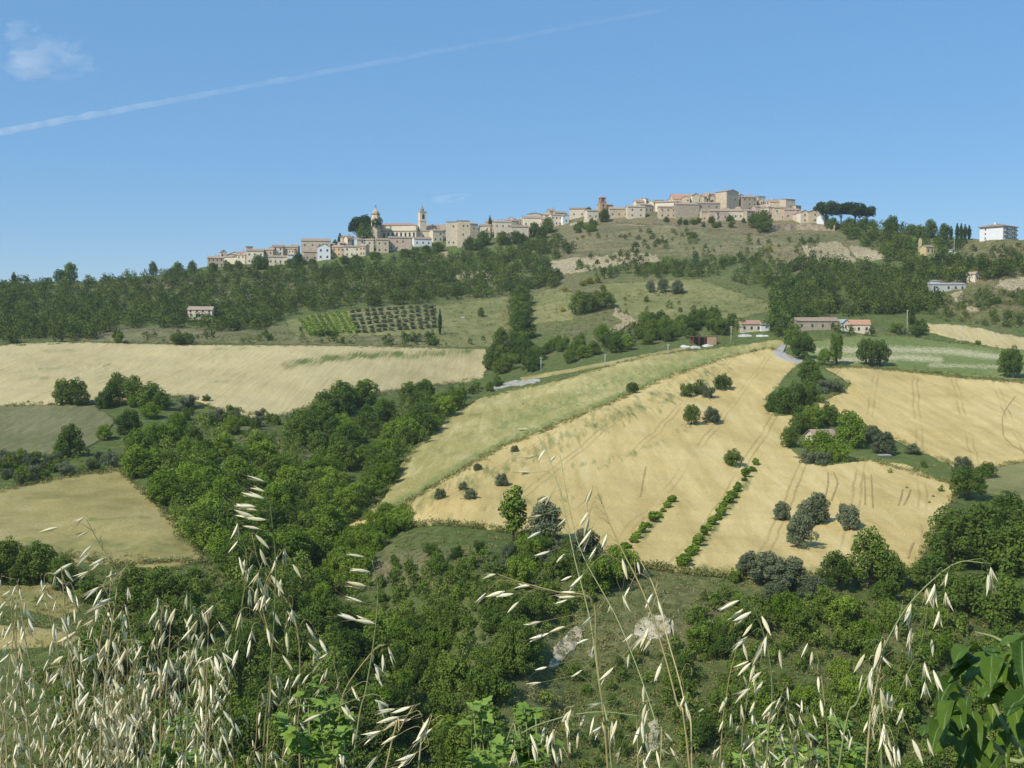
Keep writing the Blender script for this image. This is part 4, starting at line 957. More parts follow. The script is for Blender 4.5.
def roof_mesh(w, d, h, kind, rise, mat, over=.4, th=.18):
    bm = bmesh.new(); hw, hd = w/2+over, d/2+over
    if kind == 'flat':
        add_box(bm, -hw, hw, -hd, hd, h+.01, h+.35)
    elif kind == 'hip':
        k = min(hw, hd)*.95; e = h-.02
        b = [bm.verts.new(p) for p in ((-hw, -hd, e), (hw, -hd, e), (hw, hd, e), (-hw, hd, e))]
        u = [bm.verts.new((p.co.x, p.co.y, e+th)) for p in b]
        if hw >= hd: r = [bm.verts.new((-hw+k, 0, e+th+rise)), bm.verts.new((hw-k, 0, e+th+rise))]
        else: r = [bm.verts.new((0, -hd+k, e+th+rise)), bm.verts.new((0, hd-k, e+th+rise))]
        bm.faces.new(b[::-1])
        for i in range(4): bm.faces.new((b[i], b[(i+1) % 4], u[(i+1) % 4], u[i]))
        if hw >= hd:
            bm.faces.new((u[0], u[1], r[1], r[0])); bm.faces.new((u[1], u[2], r[1])); bm.faces.new((u[2], u[3], r[0], r[1])); bm.faces.new((u[3], u[0], r[0]))
        else:
            bm.faces.new((u[0], u[1], r[0])); bm.faces.new((u[1], u[2], r[1], r[0])); bm.faces.new((u[2], u[3], r[1])); bm.faces.new((u[3], u[0], r[0], r[1]))
    elif kind == 'shed':
        pr = [(-hd, h+.02), (hd, h+rise+.02), (hd, h+rise+.02+th), (-hd, h+.02+th)]
        a = [bm.verts.new((-hw, y, z)) for y, z in pr]; b = [bm.verts.new((hw, y, z)) for y, z in pr]
        bm.faces.new(a); bm.faces.new(b[::-1])
        for i in range(4): bm.faces.new((a[i], b[i], b[(i+1) % 4], a[(i+1) % 4]))
    else:
        L = hw if kind == 'front' else hd       # half span
        s = rise/((w if kind == 'front' else d)/2)
        lo = h-s*over+.02
        pr = [(-L, lo), (0, h+rise+.02), (L, lo), (L, lo+th), (0, h+rise+.02+th), (-L, lo+th)]
        D = hd if kind == 'front' else hw
        f = (lambda q, z, e: (q, e, z)) if kind == 'front' else (lambda q, z, e: (e, q, z))
        a = [bm.verts.new(f(q, z, -D)) for q, z in pr]; b = [bm.verts.new(f(q, z, D)) for q, z in pr]
        for A in (a, b):
            bm.faces.new((A[0], A[1], A[4], A[5])); bm.faces.new((A[1], A[2], A[3], A[4]))
        for i in range(6): bm.faces.new((a[i], a[(i+1) % 6], b[(i+1) % 6], b[i]))
    return bm_mesh('roof', bm, [mat])

def put_windows(root, w, d, h, cols, rows, size=(.9, 1.35), z0=None, side=0, r=rng, skip=.12, arch=False):
    fh = h/rows
    for i in range(cols):
        for j in range(rows):
            if r.random() < skip: continue
            x = -w/2+w*(i+.5)/cols+r.uniform(-.15, .15)*min(1, w/cols)
            z = (z0 if z0 is not None else fh*j+fh*.32)
            o = obj('window', ARCH if arch else WIN, root); o.scale = (size[0], 1, min(size[1], fh*.6))
            o.location = (x, -d/2-.005, z)
            if side:      # on the left end wall
                o.location = (-w/2-.005, -d/2+d*(i+.5)/cols, z); o.rotation_euler = (0, 0, -math.pi/2)

HN = [0]
def house(u0, u1, vt, vb, wall, roof, label, gable='side', yaw=None, cols=2, rows=2, d=8.0, rise=None, chim=0, group=None, name='house', low=5.0, skip=.12, swin=0, wsize=(1.05, 1.55), base=None):
    HN[0] += 1
    if yaw is None: yaw = rng.uniform(-22, 34)
    y = math.radians(yaw)
    p = base.copy() if base is not None else P1((u0+u1)/2, vb)
    m = depth(p)/F
    W = (u1-u0)*m; h = (vb-vt)*m
    d = min(d, W*.75/max(.2, abs(math.sin(y)))) if abs(yaw) > 5 else d
    w = max(2.5, (W-d*abs(math.sin(y)))/math.cos(y))
    if rise is None: rise = (d if gable == 'side' else w)*rng.uniform(.15, .24)
    if gable in ('flat',): rise = 0
    e = empty(name, p+Vector((0, 0, 0)), 0, label, 'house' if name == 'house' else None, group)
    # keep the wall's front at the ground point
    back = Matrix.Rotation(y, 3, 'Z') @ Vector((0, d/2, 0))
    e.location = p+back; e.rotation_euler = (0, 0, y)
    obj('wall', walls_box(w, d, h, low, M[wall], 'front' if gable == 'front' else 'side', rise if gable in ('front', 'side') else 0), e)
    r_ = obj('roof', roof_mesh(w, d, h, gable, rise, M[roof]), e)
    if cols and rows: put_windows(e, w, d, h, cols, rows, wsize, skip=skip)
    if swin: put_windows(e, w, d, h, swin, rows, wsize, side=1, skip=skip)
    for k in range(chim):
        bm = bmesh.new(); x = w*(.28 if k == 0 else -.3)
        add_box(bm, x-.4, x+.4, -.4, .4, h+rise*.4, h+rise+1.5); add_box(bm, x-.55, x+.55, -.55, .55, h+rise+1.503, h+rise+1.75)
        obj('chimney', bm_mesh('chimney', bm, [M[wall]]), r_)
    return e, w, d, h
H = house
# left end of town
H(207, 224, 258, 267, 'tan_stone', 'roof_brown', 'long tan house at the far left end of the town, two rows of openings', cols=4, yaw=12)
H(218, 230, 254, 261, 'pale_stone', 'roof_brown', 'narrow pale house stepped above the leftmost tan house', cols=2, chim=1)
H(228, 242, 250, 258, 'cream', 'roof_brown', 'house with a low pointed gable, highest at the left end of town', 'front', cols=2, rows=1, yaw=6, rise=2.2)
H(222, 246, 257, 264, 'cream', 'roof_brown', 'broad cream house in front of the pointed gable house', cols=4, rows=1)
H(235, 247, 255, 264, 'pale_stone', 'roof_brown', 'pale house between pointed gable house and square turret house', cols=2)
H(245.5, 254, 244, 258, 'tan_stone', 'roof_brown', 'small square turret rising above the roofs near the left end of town', 'flat', cols=1, rows=3, yaw=18, d=7, skip=.5)
H(246, 264, 251, 264, 'cream', 'roof_brown', 'house right under the square turret with a dark eave', cols=3, yaw=8)
H(262, 274, 250, 262, 'tan_stone', 'roof_brown', 'plain tan house right of the square turret', cols=2)
H(272, 284, 247, 260, 'cream', 'roof_brown', 'tall cream house with a stepped roof between turret and long stone house', cols=2, rows=3, chim=1)
H(283, 298, 247, 258, 'tan_stone', 'roof_brown', 'tan house with two dark windows left of the long stone house', cols=2, yaw=4)
H(268, 288, 257, 265, 'pale_stone', 'roof_brown', 'low pale row house with a brown eave in front of the tall cream house', cols=4, rows=1, yaw=10)
H(287, 298, 255, 264, 'white', 'roof_brown', 'little white house half hidden by trees left of the long stone house', cols=2, rows=1)
H(301, 331, 241, 256, 'tan_stone', 'roof_brown', 'long tan stone house with four windows above the white gabled house', cols=4, rows=2, yaw=9, d=10)
H(303, 319, 252, 262, 'pink', 'roof_brown', 'low brownish house under the long stone house', cols=2, rows=1)
H(317, 331, 247, 260, 'white', 'roof_grey', 'bright white house with gable to the front and dark windows', 'front', cols=2, rows=2, yaw=8, rise=2.6, skip=0, wsize=(1.3, 1.7))
H(331, 342, 247, 257, 'yellow', 'roof_brown', 'ochre yellow house right beside the white gabled house', cols=2)
H(340, 351, 247, 258, 'pink', 'roof_brown', 'pinkish house right of the ochre yellow house', cols=2)
H(344, 360, 247, 257, 'cream', 'roof_brown', 'long cream house below the umbrella pines', cols=3, rows=2)
H(340, 354, 235, 246, 'pale_stone', 'roof_brown', 'pale house behind cypresses left of the umbrella pines', cols=2, yaw=6)
H(358, 367, 246, 256, 'tan_stone', 'roof_brown', 'narrow tan house below the umbrella pines', cols=2)
H(365, 374, 240, 252, 'pale_stone', 'roof_brown', 'pale house right under the umbrella pines beside the dark gap', cols=1, yaw=4)
H(376, 389, 240, 253, 'tan_stone', 'roof_brown', 'tan house below the left end of the church palace', cols=2)
H(388, 412, 238, 251, 'pink', 'roof_brown', 'pinkish stone house in front of the church palace with small dark windows', cols=4, rows=2, yaw=7, skip=.3)
H(413, 433, 239, 246, 'white', 'roof_brown', 'low white house in front of the bell tower', cols=3, rows=1)
H(414, 433, 231, 240, 'pale_stone', 'roof_brown', 'pale house at the foot of the bell tower', cols=3, rows=1)
H(431, 445, 231, 242, 'cream', 'roof_brown', 'pale yellow house right of the bell tower', cols=2, rows=2)
H(446, 461, 222, 246, 'pale_stone', 'roof_brown', 'tall broad stone house with a white chimney right of the pale yellow house', 'shed', cols=3, rows=3, chim=1, yaw=5, rise=1, skip=.4)
H(457, 470, 221, 247, 'tan_stone', 'roof_brown', 'tall flat topped stone block, largest blank front of the town', 'flat', cols=3, rows=3, yaw=6, skip=.5)
H(468, 480, 224, 240, 'tan_stone', 'roof_brown', 'tan house with a dark recess right of the flat topped block', cols=1, rows=2)
H(478, 491, 226, 238, 'pale_stone', 'roof_brown', 'pale house left of the skyline cypress', cols=2)
H(494, 512, 222, 237, 'pale_stone', 'roof_brown', 'greyish white house with broad brown roof right of the skyline cypress', cols=3, rows=2, yaw=5)
H(510, 521, 221, 231, 'tan_stone', 'roof_brown', 'tan house in front of the long modern block', cols=2)
H(509, 531, 213.5, 223, 'white', 'roof_grey', 'long low white modern block with a dark window band', 'flat', cols=9, rows=1, yaw=4, skip=0, wsize=(1.7, 1.5))
H(528, 542, 211.5, 224, 'pale_stone', 'roof_brown', 'taller pale house at the right end of the long modern block', 'front', cols=2, rows=2, rise=1.2, yaw=10)
H(511, 529, 227, 240, 'pale_stone', 'roof_brown', 'blank tan house under the long modern block', cols=2, rows=2, skip=.5)
H(523, 544, 218, 228, 'cream', 'roof_brown', 'wide cream house with dark brown eave below the taller pale house', cols=4, rows=1, yaw=6, skip=0)
H(541, 551, 219, 228, 'tan_stone', 'roof_brown', 'small tan house where the wood meets the town', cols=2, rows=1)
H(550, 563, 215, 226, 'cream', 'roof_brown', 'cream house with windows left of the white gable', cols=3, rows=2, yaw=14)
H(553, 569, 211.5, 220, 'pale_stone', 'roof_brown', 'pale long house behind the white gable on the skyline', cols=3, rows=1)
H(561, 571, 216, 224, 'white', 'roof_brown', 'small house with white left end near the terrace wall', 'front', cols=1, rows=1, rise=1.8, yaw=25)
H(569, 587, 209, 218, 'pale_stone', 'roof_brown', 'tan skyline house left of the small round tree', cols=2, rows=1)
H(586, 600, 211, 220, 'cream', 'roof_brown', 'cream house between small round tree and brick turret', cols=2, rows=1)
H(599, 615, 205, 214, 'tan_stone', 'roof_brown', 'house under the brick turret', 'side', cols=2, rows=1)
H(609, 629, 209, 218, 'tan_stone', 'roof_brown', 'low ochre brown house with a very long roof right of the brick turret', cols=3, rows=1, yaw=5)
H(627, 646, 207, 218, 'pale_stone', 'roof_brown', 'pale house with four windows at the left end of the hilltop cluster', cols=2, rows=2, yaw=8, skip=0)
H(638, 655, 205, 213, 'tan_stone', 'roof_brown', 'long brown roofed house at the left end of the hilltop cluster', cols=3, rows=1)
H(654, 677, 202.5, 211, 'cream', 'roof_brown', 'wide pale cream skyline house left of the orange roof', cols=2, rows=1, chim=1)
H(659, 677, 207.5, 218, 'tan_stone', 'roof_brown', 'stone house with two rows of dark windows left of the broad blank wall', cols=3, rows=2, yaw=5, skip=0)
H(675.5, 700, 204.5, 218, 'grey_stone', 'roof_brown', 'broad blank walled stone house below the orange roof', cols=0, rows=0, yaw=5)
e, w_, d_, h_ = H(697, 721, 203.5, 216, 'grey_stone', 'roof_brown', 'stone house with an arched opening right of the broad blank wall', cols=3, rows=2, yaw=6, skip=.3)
o = obj('opening', ARCH, e); o.location = (-1.5, -d_/2-.06, 2.0); o.scale = (3.0, 1, 4.0)
H(672, 705, 199, 206, 'pale_stone', 'roof_orange', 'large house with a broad orange tiled roof on the hilltop', 'side', cols=4, rows=1, d=16, rise=5.0, yaw=4)
H(702, 717, 194.5, 204, 'tan_stone', 'roof_brown', 'highest house of the hilltop with a white band under its roof', 'hip', cols=3, rows=1, rise=2.0, yaw=6)
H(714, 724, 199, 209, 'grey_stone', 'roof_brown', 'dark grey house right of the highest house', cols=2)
e, w_, d_, h_ = H(721, 744, 192, 211, 'tan_stone', 'roof_brown', 'tall sunlit tan house with a low gable on the hilltop right of the highest house', 'front', cols=2, rows=4, rise=2.0, yaw=38, d=13, skip=.5)
H(709, 729, 211, 221, 'pink', 'roof_brown', 'low stone house below the tall sunlit house', cols=3, rows=1, yaw=4)
H(727, 744, 211, 220, 'pale_stone', 'roof_brown', 'long low pale house with a brown eave below the grey side wall', cols=3, rows=1, yaw=3)
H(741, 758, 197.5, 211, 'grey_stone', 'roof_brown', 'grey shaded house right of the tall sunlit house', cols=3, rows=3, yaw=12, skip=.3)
H(755, 768, 196.5, 206, 'cream', 'roof_brown', 'cream skyline house behind the grey shaded house', 'shed', cols=2, rows=1, rise=.8)
H(754, 773, 207, 216, 'pink', 'roof_brown', 'brownish house with a white window surround above the dark bushy tree', cols=3, rows=1, skip=0)
H(769, 784, 202, 212, 'tan_stone', 'roof_brown', 'ochre house left of the tall sunlit block', cols=2, rows=2)
H(783, 798, 199.5, 214, 'tan_stone', 'roof_brown', 'tall sunlit blank block near the right end of the hilltop', 'shed', cols=1, rows=3, yaw=26, rise=1.0, skip=.6, d=9)
H(774, 786, 208, 220, 'tan_stone', 'roof_brown', 'tan house under the ochre house above the retaining wall', cols=2, rows=2)
H(784, 799, 210, 220, 'pink', 'roof_brown', 'brownish house under the tall sunlit block', cols=2, rows=1)
H(744, 757, 211, 221, 'tan_stone', 'roof_brown', 'small tan house below the grey shaded house', cols=2, rows=1)
H(799, 811, 212.5, 223, 'cream', 'roof_brown', 'pale house with a pointed gable above the retaining wall', 'front', cols=1, rows=2, rise=2, yaw=14)
H(808, 822, 212, 223, 'tan_stone', 'roof_brown', 'ruined tan gable wall with one dark window right of the pointed gable', 'front', cols=1, rows=2, rise=2.2, yaw=4, skip=0)
H(821, 832, 216, 224, 'white', 'roof_grey', 'small whitish house at the right end of the town next to the umbrella pines', cols=2, rows=1)

# small houses packed between the others
fr = random.Random(91)
for (pts, n, zone) in (([(212, 262), (300, 257)], 12, 'among the roofs at the left end of the town'), ([(300, 254), (378, 243)], 8, 'among the roofs left of the umbrella pines'), ([(425, 236), (560, 217)], 24, 'among the roofs between bell tower and brick turret'),
                       ([(640, 211), (700, 205), (760, 206), (800, 213)], 30, 'packed in the hilltop cluster'), ([(700, 219), (745, 217), (800, 219)], 9, 'at the foot of the hilltop cluster')):
    for i in range(n):
        q = (i+fr.random())/n*(len(pts)-1); k = min(len(pts)-2, int(q)); q -= k
        u = pts[k][0]+(pts[k+1][0]-pts[k][0])*q; v = pts[k][1]+(pts[k+1][1]-pts[k][1])*q+fr.uniform(-1.5, 3.5)
        w = fr.uniform(6, 11); hh = fr.uniform(6, 12)
        H(u-w/2, u+w/2, v-hh, v, fr.choice(['tan_stone', 'pale_stone', 'cream', 'tan_stone', 'pale_stone']), fr.choice(['roof_brown', 'roof_brown', 'roof_red']), 'small stone house '+zone, fr.choice(['front', 'side', 'side', 'shed']), cols=2, rows=2, yaw=fr.uniform(-25, 40), d=7, chim=fr.choice([0, 1]), group='small houses '+zone, skip=.25, rise=fr.uniform(1.0, 2.2))

# long church palace
p = P1(396, 241)
e, w_, d_, h_ = H(377, 417, 225.5, 241, 'cream', 'roof_red', 'long pale church palace with red roof and a row of tall windows', 'hip', cols=0, rows=0, yaw=-6, d=13, rise=2.4)
put_windows(e, w_, d_, h_, 9, 1, (1.5, 4.2), z0=3.0, skip=0)
bm = bmesh.new(); add_box(bm, -w_/2-.25, w_/2+.25, -d_/2-.3, -d_/2-.004, h_*.60, h_*.66); obj('cornice', bm_mesh('cornice', bm, [M['roof_brown']]), e)
bm = bmesh.new(); add_box(bm, -w_/2-.25, w_/2+.25, -d_/2-.3, -d_/2-.004, .9, 1.5); obj('cornice', bm_mesh('cornice', bm, [M['tan_stone']]), e)
H(416, 448, 228, 237, 'pale_stone', 'roof_brown', 'church nave with a big tan roof sloping down right of the bell tower', 'side', cols=0, rows=0, d=16, rise=5.5, yaw=-4)

def tower(name, u, vb, label, build):
    p = P1(u, vb); m = depth(p)/F
    e = empty(name, p+Vector((0, 3, 0)), 0, label, 'tower'); build(e, m); return e
def dome_tower(e, m):
    R = 4.9*m; hh = lambda v: (240-v)*m
    bm = bmesh.new(); add_ring_stack(bm, [(-3, R), (hh(215), R), (hh(214.5), R*1.04), (hh(209.5), R*.82)], 8, 0, .39); obj('wall', bm_mesh('wall', bm, [M['tan_stone']]), e)
    bm = bmesh.new(); add_ring_stack(bm, [(hh(209.45), R*.95), (hh(208.6), R*.98)], 8, 0, .39); obj('cornice', bm_mesh('cornice', bm, [M['roof_brown']]), e)
    bm = bmesh.new(); add_ring_stack(bm, [(hh(208.55), R*.72), (hh(206.5), R*.66), (hh(205), R*.42), (hh(203.6), R*.14)], 8, 0, .39); rf = obj('dome', bm_mesh('dome', bm, [M['tan_stone']]), e)
    bm = bmesh.new(); add_ring_stack(bm, [(hh(203.62), R*.10), (hh(201.5), R*.05), (hh(201.3), R*.14), (hh(200.8), R*.14), (hh(199.5), R*.02)], 8); obj('finial', bm_mesh('finial', bm, [M['lead']]), rf)
    for a in (-.55, .3):
        o = obj('opening', ARCH, e); o.location = (math.sin(a)*R*.97, -math.cos(a)*R*.97, hh(222.5)); o.rotation_euler = (0, 0, a); o.scale = (1.7, 4, 4.2)
tower('church_tower', 375.5, 245, 'eight sided stone tower with domed cap behind the umbrella pines', dome_tower)
def bell_tower(e, m):
    a = 3.3*m; hh = lambda v: (236-v)*m
    e.rotation_euler = (0, 0, math.radians(24))
    bm = bmesh.new(); add_box(bm, -a, a, -a, a, -3, hh(208)); obj('wall', bm_mesh('wall', bm, [M['pale_stone']]), e)
    bm = bmesh.new(); add_box(bm, -a*1.12, a*1.12, -a*1.12, a*1.12, hh(208)+.01, hh(207.2)); add_box(bm, -a*1.08, a*1.08, -a*1.08, a*1.08, hh(217.5), hh(217)); obj('cornice', bm_mesh('cornice', bm, [M['tan_stone']]), e)
    bm = bmesh.new(); add_ring_stack(bm, [(hh(207.18), a*.62), (hh(205.2), a*.62), (hh(204.6), a*.5), (hh(202.5), a*.16), (hh(201), .12)], 8); obj('spire', bm_mesh('spire', bm, [M['lead']]), e)
    for r_ in (0, math.pi/2):
        o = obj('opening', ARCH, e); o.rotation_euler = (0, 0, r_); o.location = (math.sin(r_)*(a+.02), -math.cos(r_)*(a+.02), hh(215)); o.scale = (2.2, 1.5, 4.6)
tower('bell_tower', 422, 240, 'slim square bell tower with an arched opening and small spire', bell_tower)
def brick_turret(e, m):
    a = 3.0*m; hh = lambda v: (216-v)*m
    e.rotation_euler = (0, 0, math.radians(14))
    bm = bmesh.new(); add_box(bm, -a*1.1, a*1.1, -a*1.1, a*1.1, -3, hh(201)); obj('wall', bm_mesh('wall', bm, [M['brick']]), e)
    bm = bmesh.new()
    for sx in (-1, 1):
        for sy in (-1, 1):
            b2 = bmesh.new(); add_box(b2, sx*a*.78-a*.18, sx*a*.78+a*.18, sy*a*.78-a*.18, sy*a*.78+a*.18, hh(201)+.31, hh(197)); obj('pillar', bm_mesh('pillar', b2, [M['brick']]), e)
    add_box(bm, -a*.15, a*.15, -a*.95, -a*.6, hh(201)+.31, hh(197)); bm.free()
    bm = bmesh.new(); add_box(bm, -a*1.2, a*1.2, -a*1.2, a*1.2, hh(201)+.005, hh(201)+.3); add_box(bm, -a*.5, a*.5, -a*.5, a*.5, hh(201)+.31, hh(197)-.01); obj('cornice', bm_mesh('cornice', bm, [M['roof_brown']]), e)
    bm = bmesh.new(); add_ring_stack(bm, [(hh(197)+.01, a*1.5), (hh(196.3), a*1.5), (hh(195.4), a*.25)], 4, 0, math.pi/4); obj('roof', bm_mesh('roof', bm, [M['roof_orange']]), e)
    o = obj('opening', ARCH, e); o.location = (0, -a*1.1-.02, hh(206)); o.scale = (1.4, 1, 2.6)
tower('brick_turret', 602.5, 217, 'short orange brick turret with open belfry on the skyline', brick_turret)

M['old_wall'] = plain('old rubble wall', (0.33, 0.26, 0.17), 0.45, 0.45)
# retaining walls
def wall_along(pts, hpx, mat, label, lean=0.0):
    us = []; vs = []
    for (a, b), (c, d) in zip(pts[:-1], pts[1:]):
        for q in range(8): us.append(a+(c-a)*q/8); vs.append(b+(d-b)*q/8)
    us.append(pts[-1][0]); vs.append(pts[-1][1])
    W = P(us, vs); bm = bmesh.new(); prev = None
    for i, w in enumerate(W):
        m = depth(w)/F; h = hpx*m*(1+.12*math.sin(i*1.9)+.1*math.sin(i*.8)); n = Vector((w[0], w[1], 0)).normalized()
        w = Vector(w)
        cur = [bm.verts.new(w+Vector((0, 0, -2))), bm.verts.new(w+n*lean+Vector((0, 0, h))), bm.verts.new(w+n*(lean+.9)+Vector((0, 0, h))), bm.verts.new(w+n*(lean+.9)+Vector((0, 0, -2)))]
        if prev:
            for k in range(4): bm.faces.new((prev[k], prev[(k+1) % 4], cur[(k+1) % 4], cur[k]))
        else: bm.faces.new(cur[::-1])
        prev = cur
    bm.faces.new(prev)
    o = obj('retaining_wall', bm_mesh('retaining_wall', bm, [M[mat]])); return tag(o, label, 'wall')
wall_along([(769, 232), (785, 230.5), (800, 230), (835, 231)], 6, 'old_wall', 'long brown stone retaining wall under the right end of the town', 1.0)
wall_along([(570, 226), (580, 223), (597, 220)], 2, 'pale_stone', 'pale terrace wall above the dark hedge left of the brick turret')
wall_along([(612, 226), (625, 225.5), (644, 226.5)], 1.3, 'old_wall', 'low pale terrace wall in the grass under the long brown roof')

# white apartment house on the right
def apartment():
    p = P1(1004, 235.5); m = depth(p)/F; yaw = math.radians(38)
    e = empty('apartment_house', p+Vector((0, 9, -.5)), yaw, 'big white three storey apartment house with hipped tile roof and balconies', 'house')
    w, d, h = 18.0*m/.66, 17.5*m/.66*.92, 12.2*m
    w *= 1.0; h *= 1.08
    obj('wall', walls_box(w, d, h, 4, M['white']), e)
    rf = obj('roof', roof_mesh(w, d, h, 'hip', 2.4, M['roof_brown'], over=1.1, th=.35), e)
    bm = bmesh.new(); add_box(bm, -w*.22-.5, -w*.22+.5, -.6, .6, h+1, h+3.4); obj('chimney', bm_mesh('chimney', bm, [M['white']]), rf)
    fh = h/3
    for j in range(3):
        for x in (-.28, .26):
            bm = bmesh.new(); x0, x1 = w*x-w*.17, w*x+w*.17
            add_box(bm, x0, x1, -d/2-1.5, -d/2-.003, fh*j+.1, fh*j+.3); b = obj('balcony', bm_mesh('balcony', bm, [M['white']]), e)
            bm = bmesh.new(); add_box(bm, x0, x1, -d/2-1.5, -d/2-1.44, fh*j+.32, fh*j+1.15)
            for xx in (x0, x1-.06): add_box(bm, xx, xx+.06, -d/2-1.435, -d/2-.01, fh*j+.32, fh*j+1.15)
            obj('railing', bm_mesh('railing', bm, [M['lead']]), b)
            for dx in (-.075, .075):
                o = obj('window', WIN, e); o.location = (w*(x+dx), -d/2-.005, fh*j+.35); o.scale = (1.2, 1, 2.0)
        o = obj('window', WIN, e); o.location = (-w/2-.005, d*.25, fh*j+.9); o.rotation_euler = (0, 0, -math.pi/2); o.scale = (.8, 1, 1.0)
apartment()
# ruins and sheds on the right slope
e, w_, d_, h_ = H(924, 936, 247, 254, 'yellow', 'roof_brown', 'small yellow house in the trees beside a tall chimney', cols=2, rows=1, yaw=20, d=6)
bm = bmesh.new(); add_box(bm, -.9, .9, -.9, .9, -3, 8.5); add_box(bm, -.6, .6, -.6, .6, 8.503, 9.6)
o = obj('brick_chimney', bm_mesh('brick_chimney', bm, [M['yellow']])); o.location = P1(920, 252); tag(o, 'tall yellowish chimney stump rising from the trees on the right slope', 'chimney')
H(949, 957, 250, 254, 'white', 'roof_grey', 'tiny white hut on the grey track below the cypress row', 'shed', cols=1, rows=1, rise=.5, d=4, low=3)
H(972, 982, 274, 281.5, 'cream', 'roof_brown', 'small pale yellow gabled hut on the right slope', 'front', cols=1, rows=1, rise=1.4, yaw=30, d=6, low=3)
H(931, 966, 284.5, 291, 'concrete', 'roof_grey', 'long grey shed with cement roof on the terraced slope', 'shed', cols=5, rows=1, rise=1.2, yaw=-4, d=8, low=3)
H(932, 940, 281, 288, 'white', 'roof_grey', 'small white shed on the left end of the long grey shed', 'shed', cols=1, rows=1, rise=.5, d=4, low=3, yaw=8)
# farm
H(846, 871, 324.5, 333, 'pale_stone', 'roof_orange', 'farmhouse with bright orange tiled roof above the bean field', 'side', cols=3, rows=1, yaw=-10, d=9, rise=2.4, low=2)
H(839, 853, 323, 331, 'white', 'roof_grey', 'white gabled barn touching the orange roofed farmhouse', 'front', cols=1, rows=1, yaw=16, rise=1.8, d=9, low=2)
H(796, 839, 321, 330, 'grey_stone', 'roof_brown', 'long low grey stone farm building left of the white barn', 'side', cols=4, rows=1, yaw=3, d=8, rise=1.8, low=2)
# lone farmhouse in the left wood
H(188, 213, 309, 316, 'cream', 'roof_brown', 'lone cream farmhouse with tan roof amid the wood above the barley field', 'side', cols=4, rows=2, yaw=4, d=9, rise=2.0, low=2, skip=0, base=P1(200, 322)+Vector((0, 0, 3.2)))
# yard in the middle
H(740, 763, 324, 332, 'pale_stone', 'roof_red', 'small farmhouse with red roof beside the yard below the meadows', 'side', cols=3, rows=1, yaw=8, d=8, rise=1.9, low=2)
H(741, 750, 320, 328, 'cream', 'roof_brown', 'tall cream part at the back left of the red roofed farmhouse', 'shed', cols=1, rows=2, yaw=4, d=6, rise=.6, low=2, base=P1(746, 331)+Vector((-1, 9, 1.5)))
H(760, 771, 325, 331, 'white', 'roof_grey', 'white lean-to right of the red roofed farmhouse', 'shed', cols=1, rows=1, yaw=8, d=6, rise=.6, low=2)

def open_shed():
    p = P1(703, 345); m = depth(p)/F
    e = empty('open_shed', p, math.radians(6), 'rusty open shed with a flat roof on posts in the yard', 'shed')
    w, d, h = 24*m, 7, 8.5*m
    bm = bmesh.new(); add_box(bm, -w/2-.3, w/2+.3, -d/2-.3, d/2+.3, h, h+.22); obj('roof', bm_mesh('roof', bm, [M['iron']]), e)
    for i in range(5):
        for y in (-d/2, d/2):
            bm = bmesh.new(); x = -w/2+w*i/4; add_box(bm, x-.12, x+.12, y-.12, y+.12, -1, h-.003); obj('post', bm_mesh('post', bm, [M['iron']]), e)
    bm = bmesh.new(); add_box(bm, w*.08, w*.48, -d/2-.18, -d/2-.125, .2, h-.3); obj('door_panel', bm_mesh('door_panel', bm, [M['brick']]), e)
    bm = bmesh.new(); add_box(bm, -w/2+.2, w/2-.2, d/2-.115, d/2+.115, -1, h-.4); obj('wall', bm_mesh('wall', bm, [M['iron']]), e)
open_shed()

def heap(name, u, v, wpx, hpx, dm, mat, label, cat, seed, rz=0.0):
    """a low lumpy pile under sheeting"""
    p = P1(u, v); m = depth(p)/F; W = wpx*m; Hh = max(.4, hpx*m*.6); r = random.Random(seed)
    bm = bmesh.new(); n = 26; q = 8
    vs = {}
    for i in range(n+1):
        for j in range(q+1):
            x = -W/2+W*i/n; y = -dm/2+dm*j/q
            e = math.sin(math.pi*i/n)**.35*math.sin(math.pi*j/q)**.4
            z = Hh*e*(.7+.45*mnoise.noise(Vector((x*.45, y*.6, seed))))-.3
            x2 = x+.35*mnoise.noise(Vector((y*.8, seed, i))); y2 = y+.5*mnoise.noise(Vector((x*.5, 3+seed, j)))
            if i in (0, n) or j in (0, q): z = -.9
            vs[i, j] = bm.verts.new((x2, y2, z))
    for i in range(n):
        for j in range(q): bm.faces.new((vs[i, j], vs[i+1, j], vs[i+1, j+1], vs[i, j+1]))
    o = obj(name, bm_mesh(name, bm, [M[mat]])); o.location = p+Vector((0, 0, .4)); o.rotation_euler = (0, 0, rz)
    return tag(o, label, cat)
heap('sheeting_pile', 685, 347, 9, 4, 5, 'tarp', 'white covered pile at the left end of the yard', 'sheeting', 7)
heap('sheeting_pile', 695, 348, 10, 4.5, 5, 'concrete', 'grey covered pile in front of the rusty open shed', 'sheeting', 8)
heap('sheeting_pile', 708, 346, 11, 3.5, 4, 'tarp', 'white covered pile before the right half of the rusty open shed', 'sheeting', 9)
heap('sheeting_pile', 745, 336, 14, 3, 4, 'concrete', 'grey pile in front of the red roofed farmhouse', 'sheeting', 10)
heap('sheeting_pile', 762, 336, 12, 2.5, 4, 'tarp', 'pale pile right of the grey pile before the red roofed farmhouse', 'sheeting', 12)
# cottage hidden in the clump, little hut
H(812, 840, 436, 447, 'pale_stone', 'roof_brown', 'cottage with weathered roof almost hidden by its clump of trees in the wheat', 'side', cols=2, rows=1, yaw=14, d=6.5, rise=1.8, low=1.5)
H(883, 889, 456, 460, 'white', 'roof_grey', 'tiny pale hut at the right foot of the cottage clump', 'flat', cols=1, rows=1, yaw=10, d=1.8, low=1, wsize=(.5, .8))

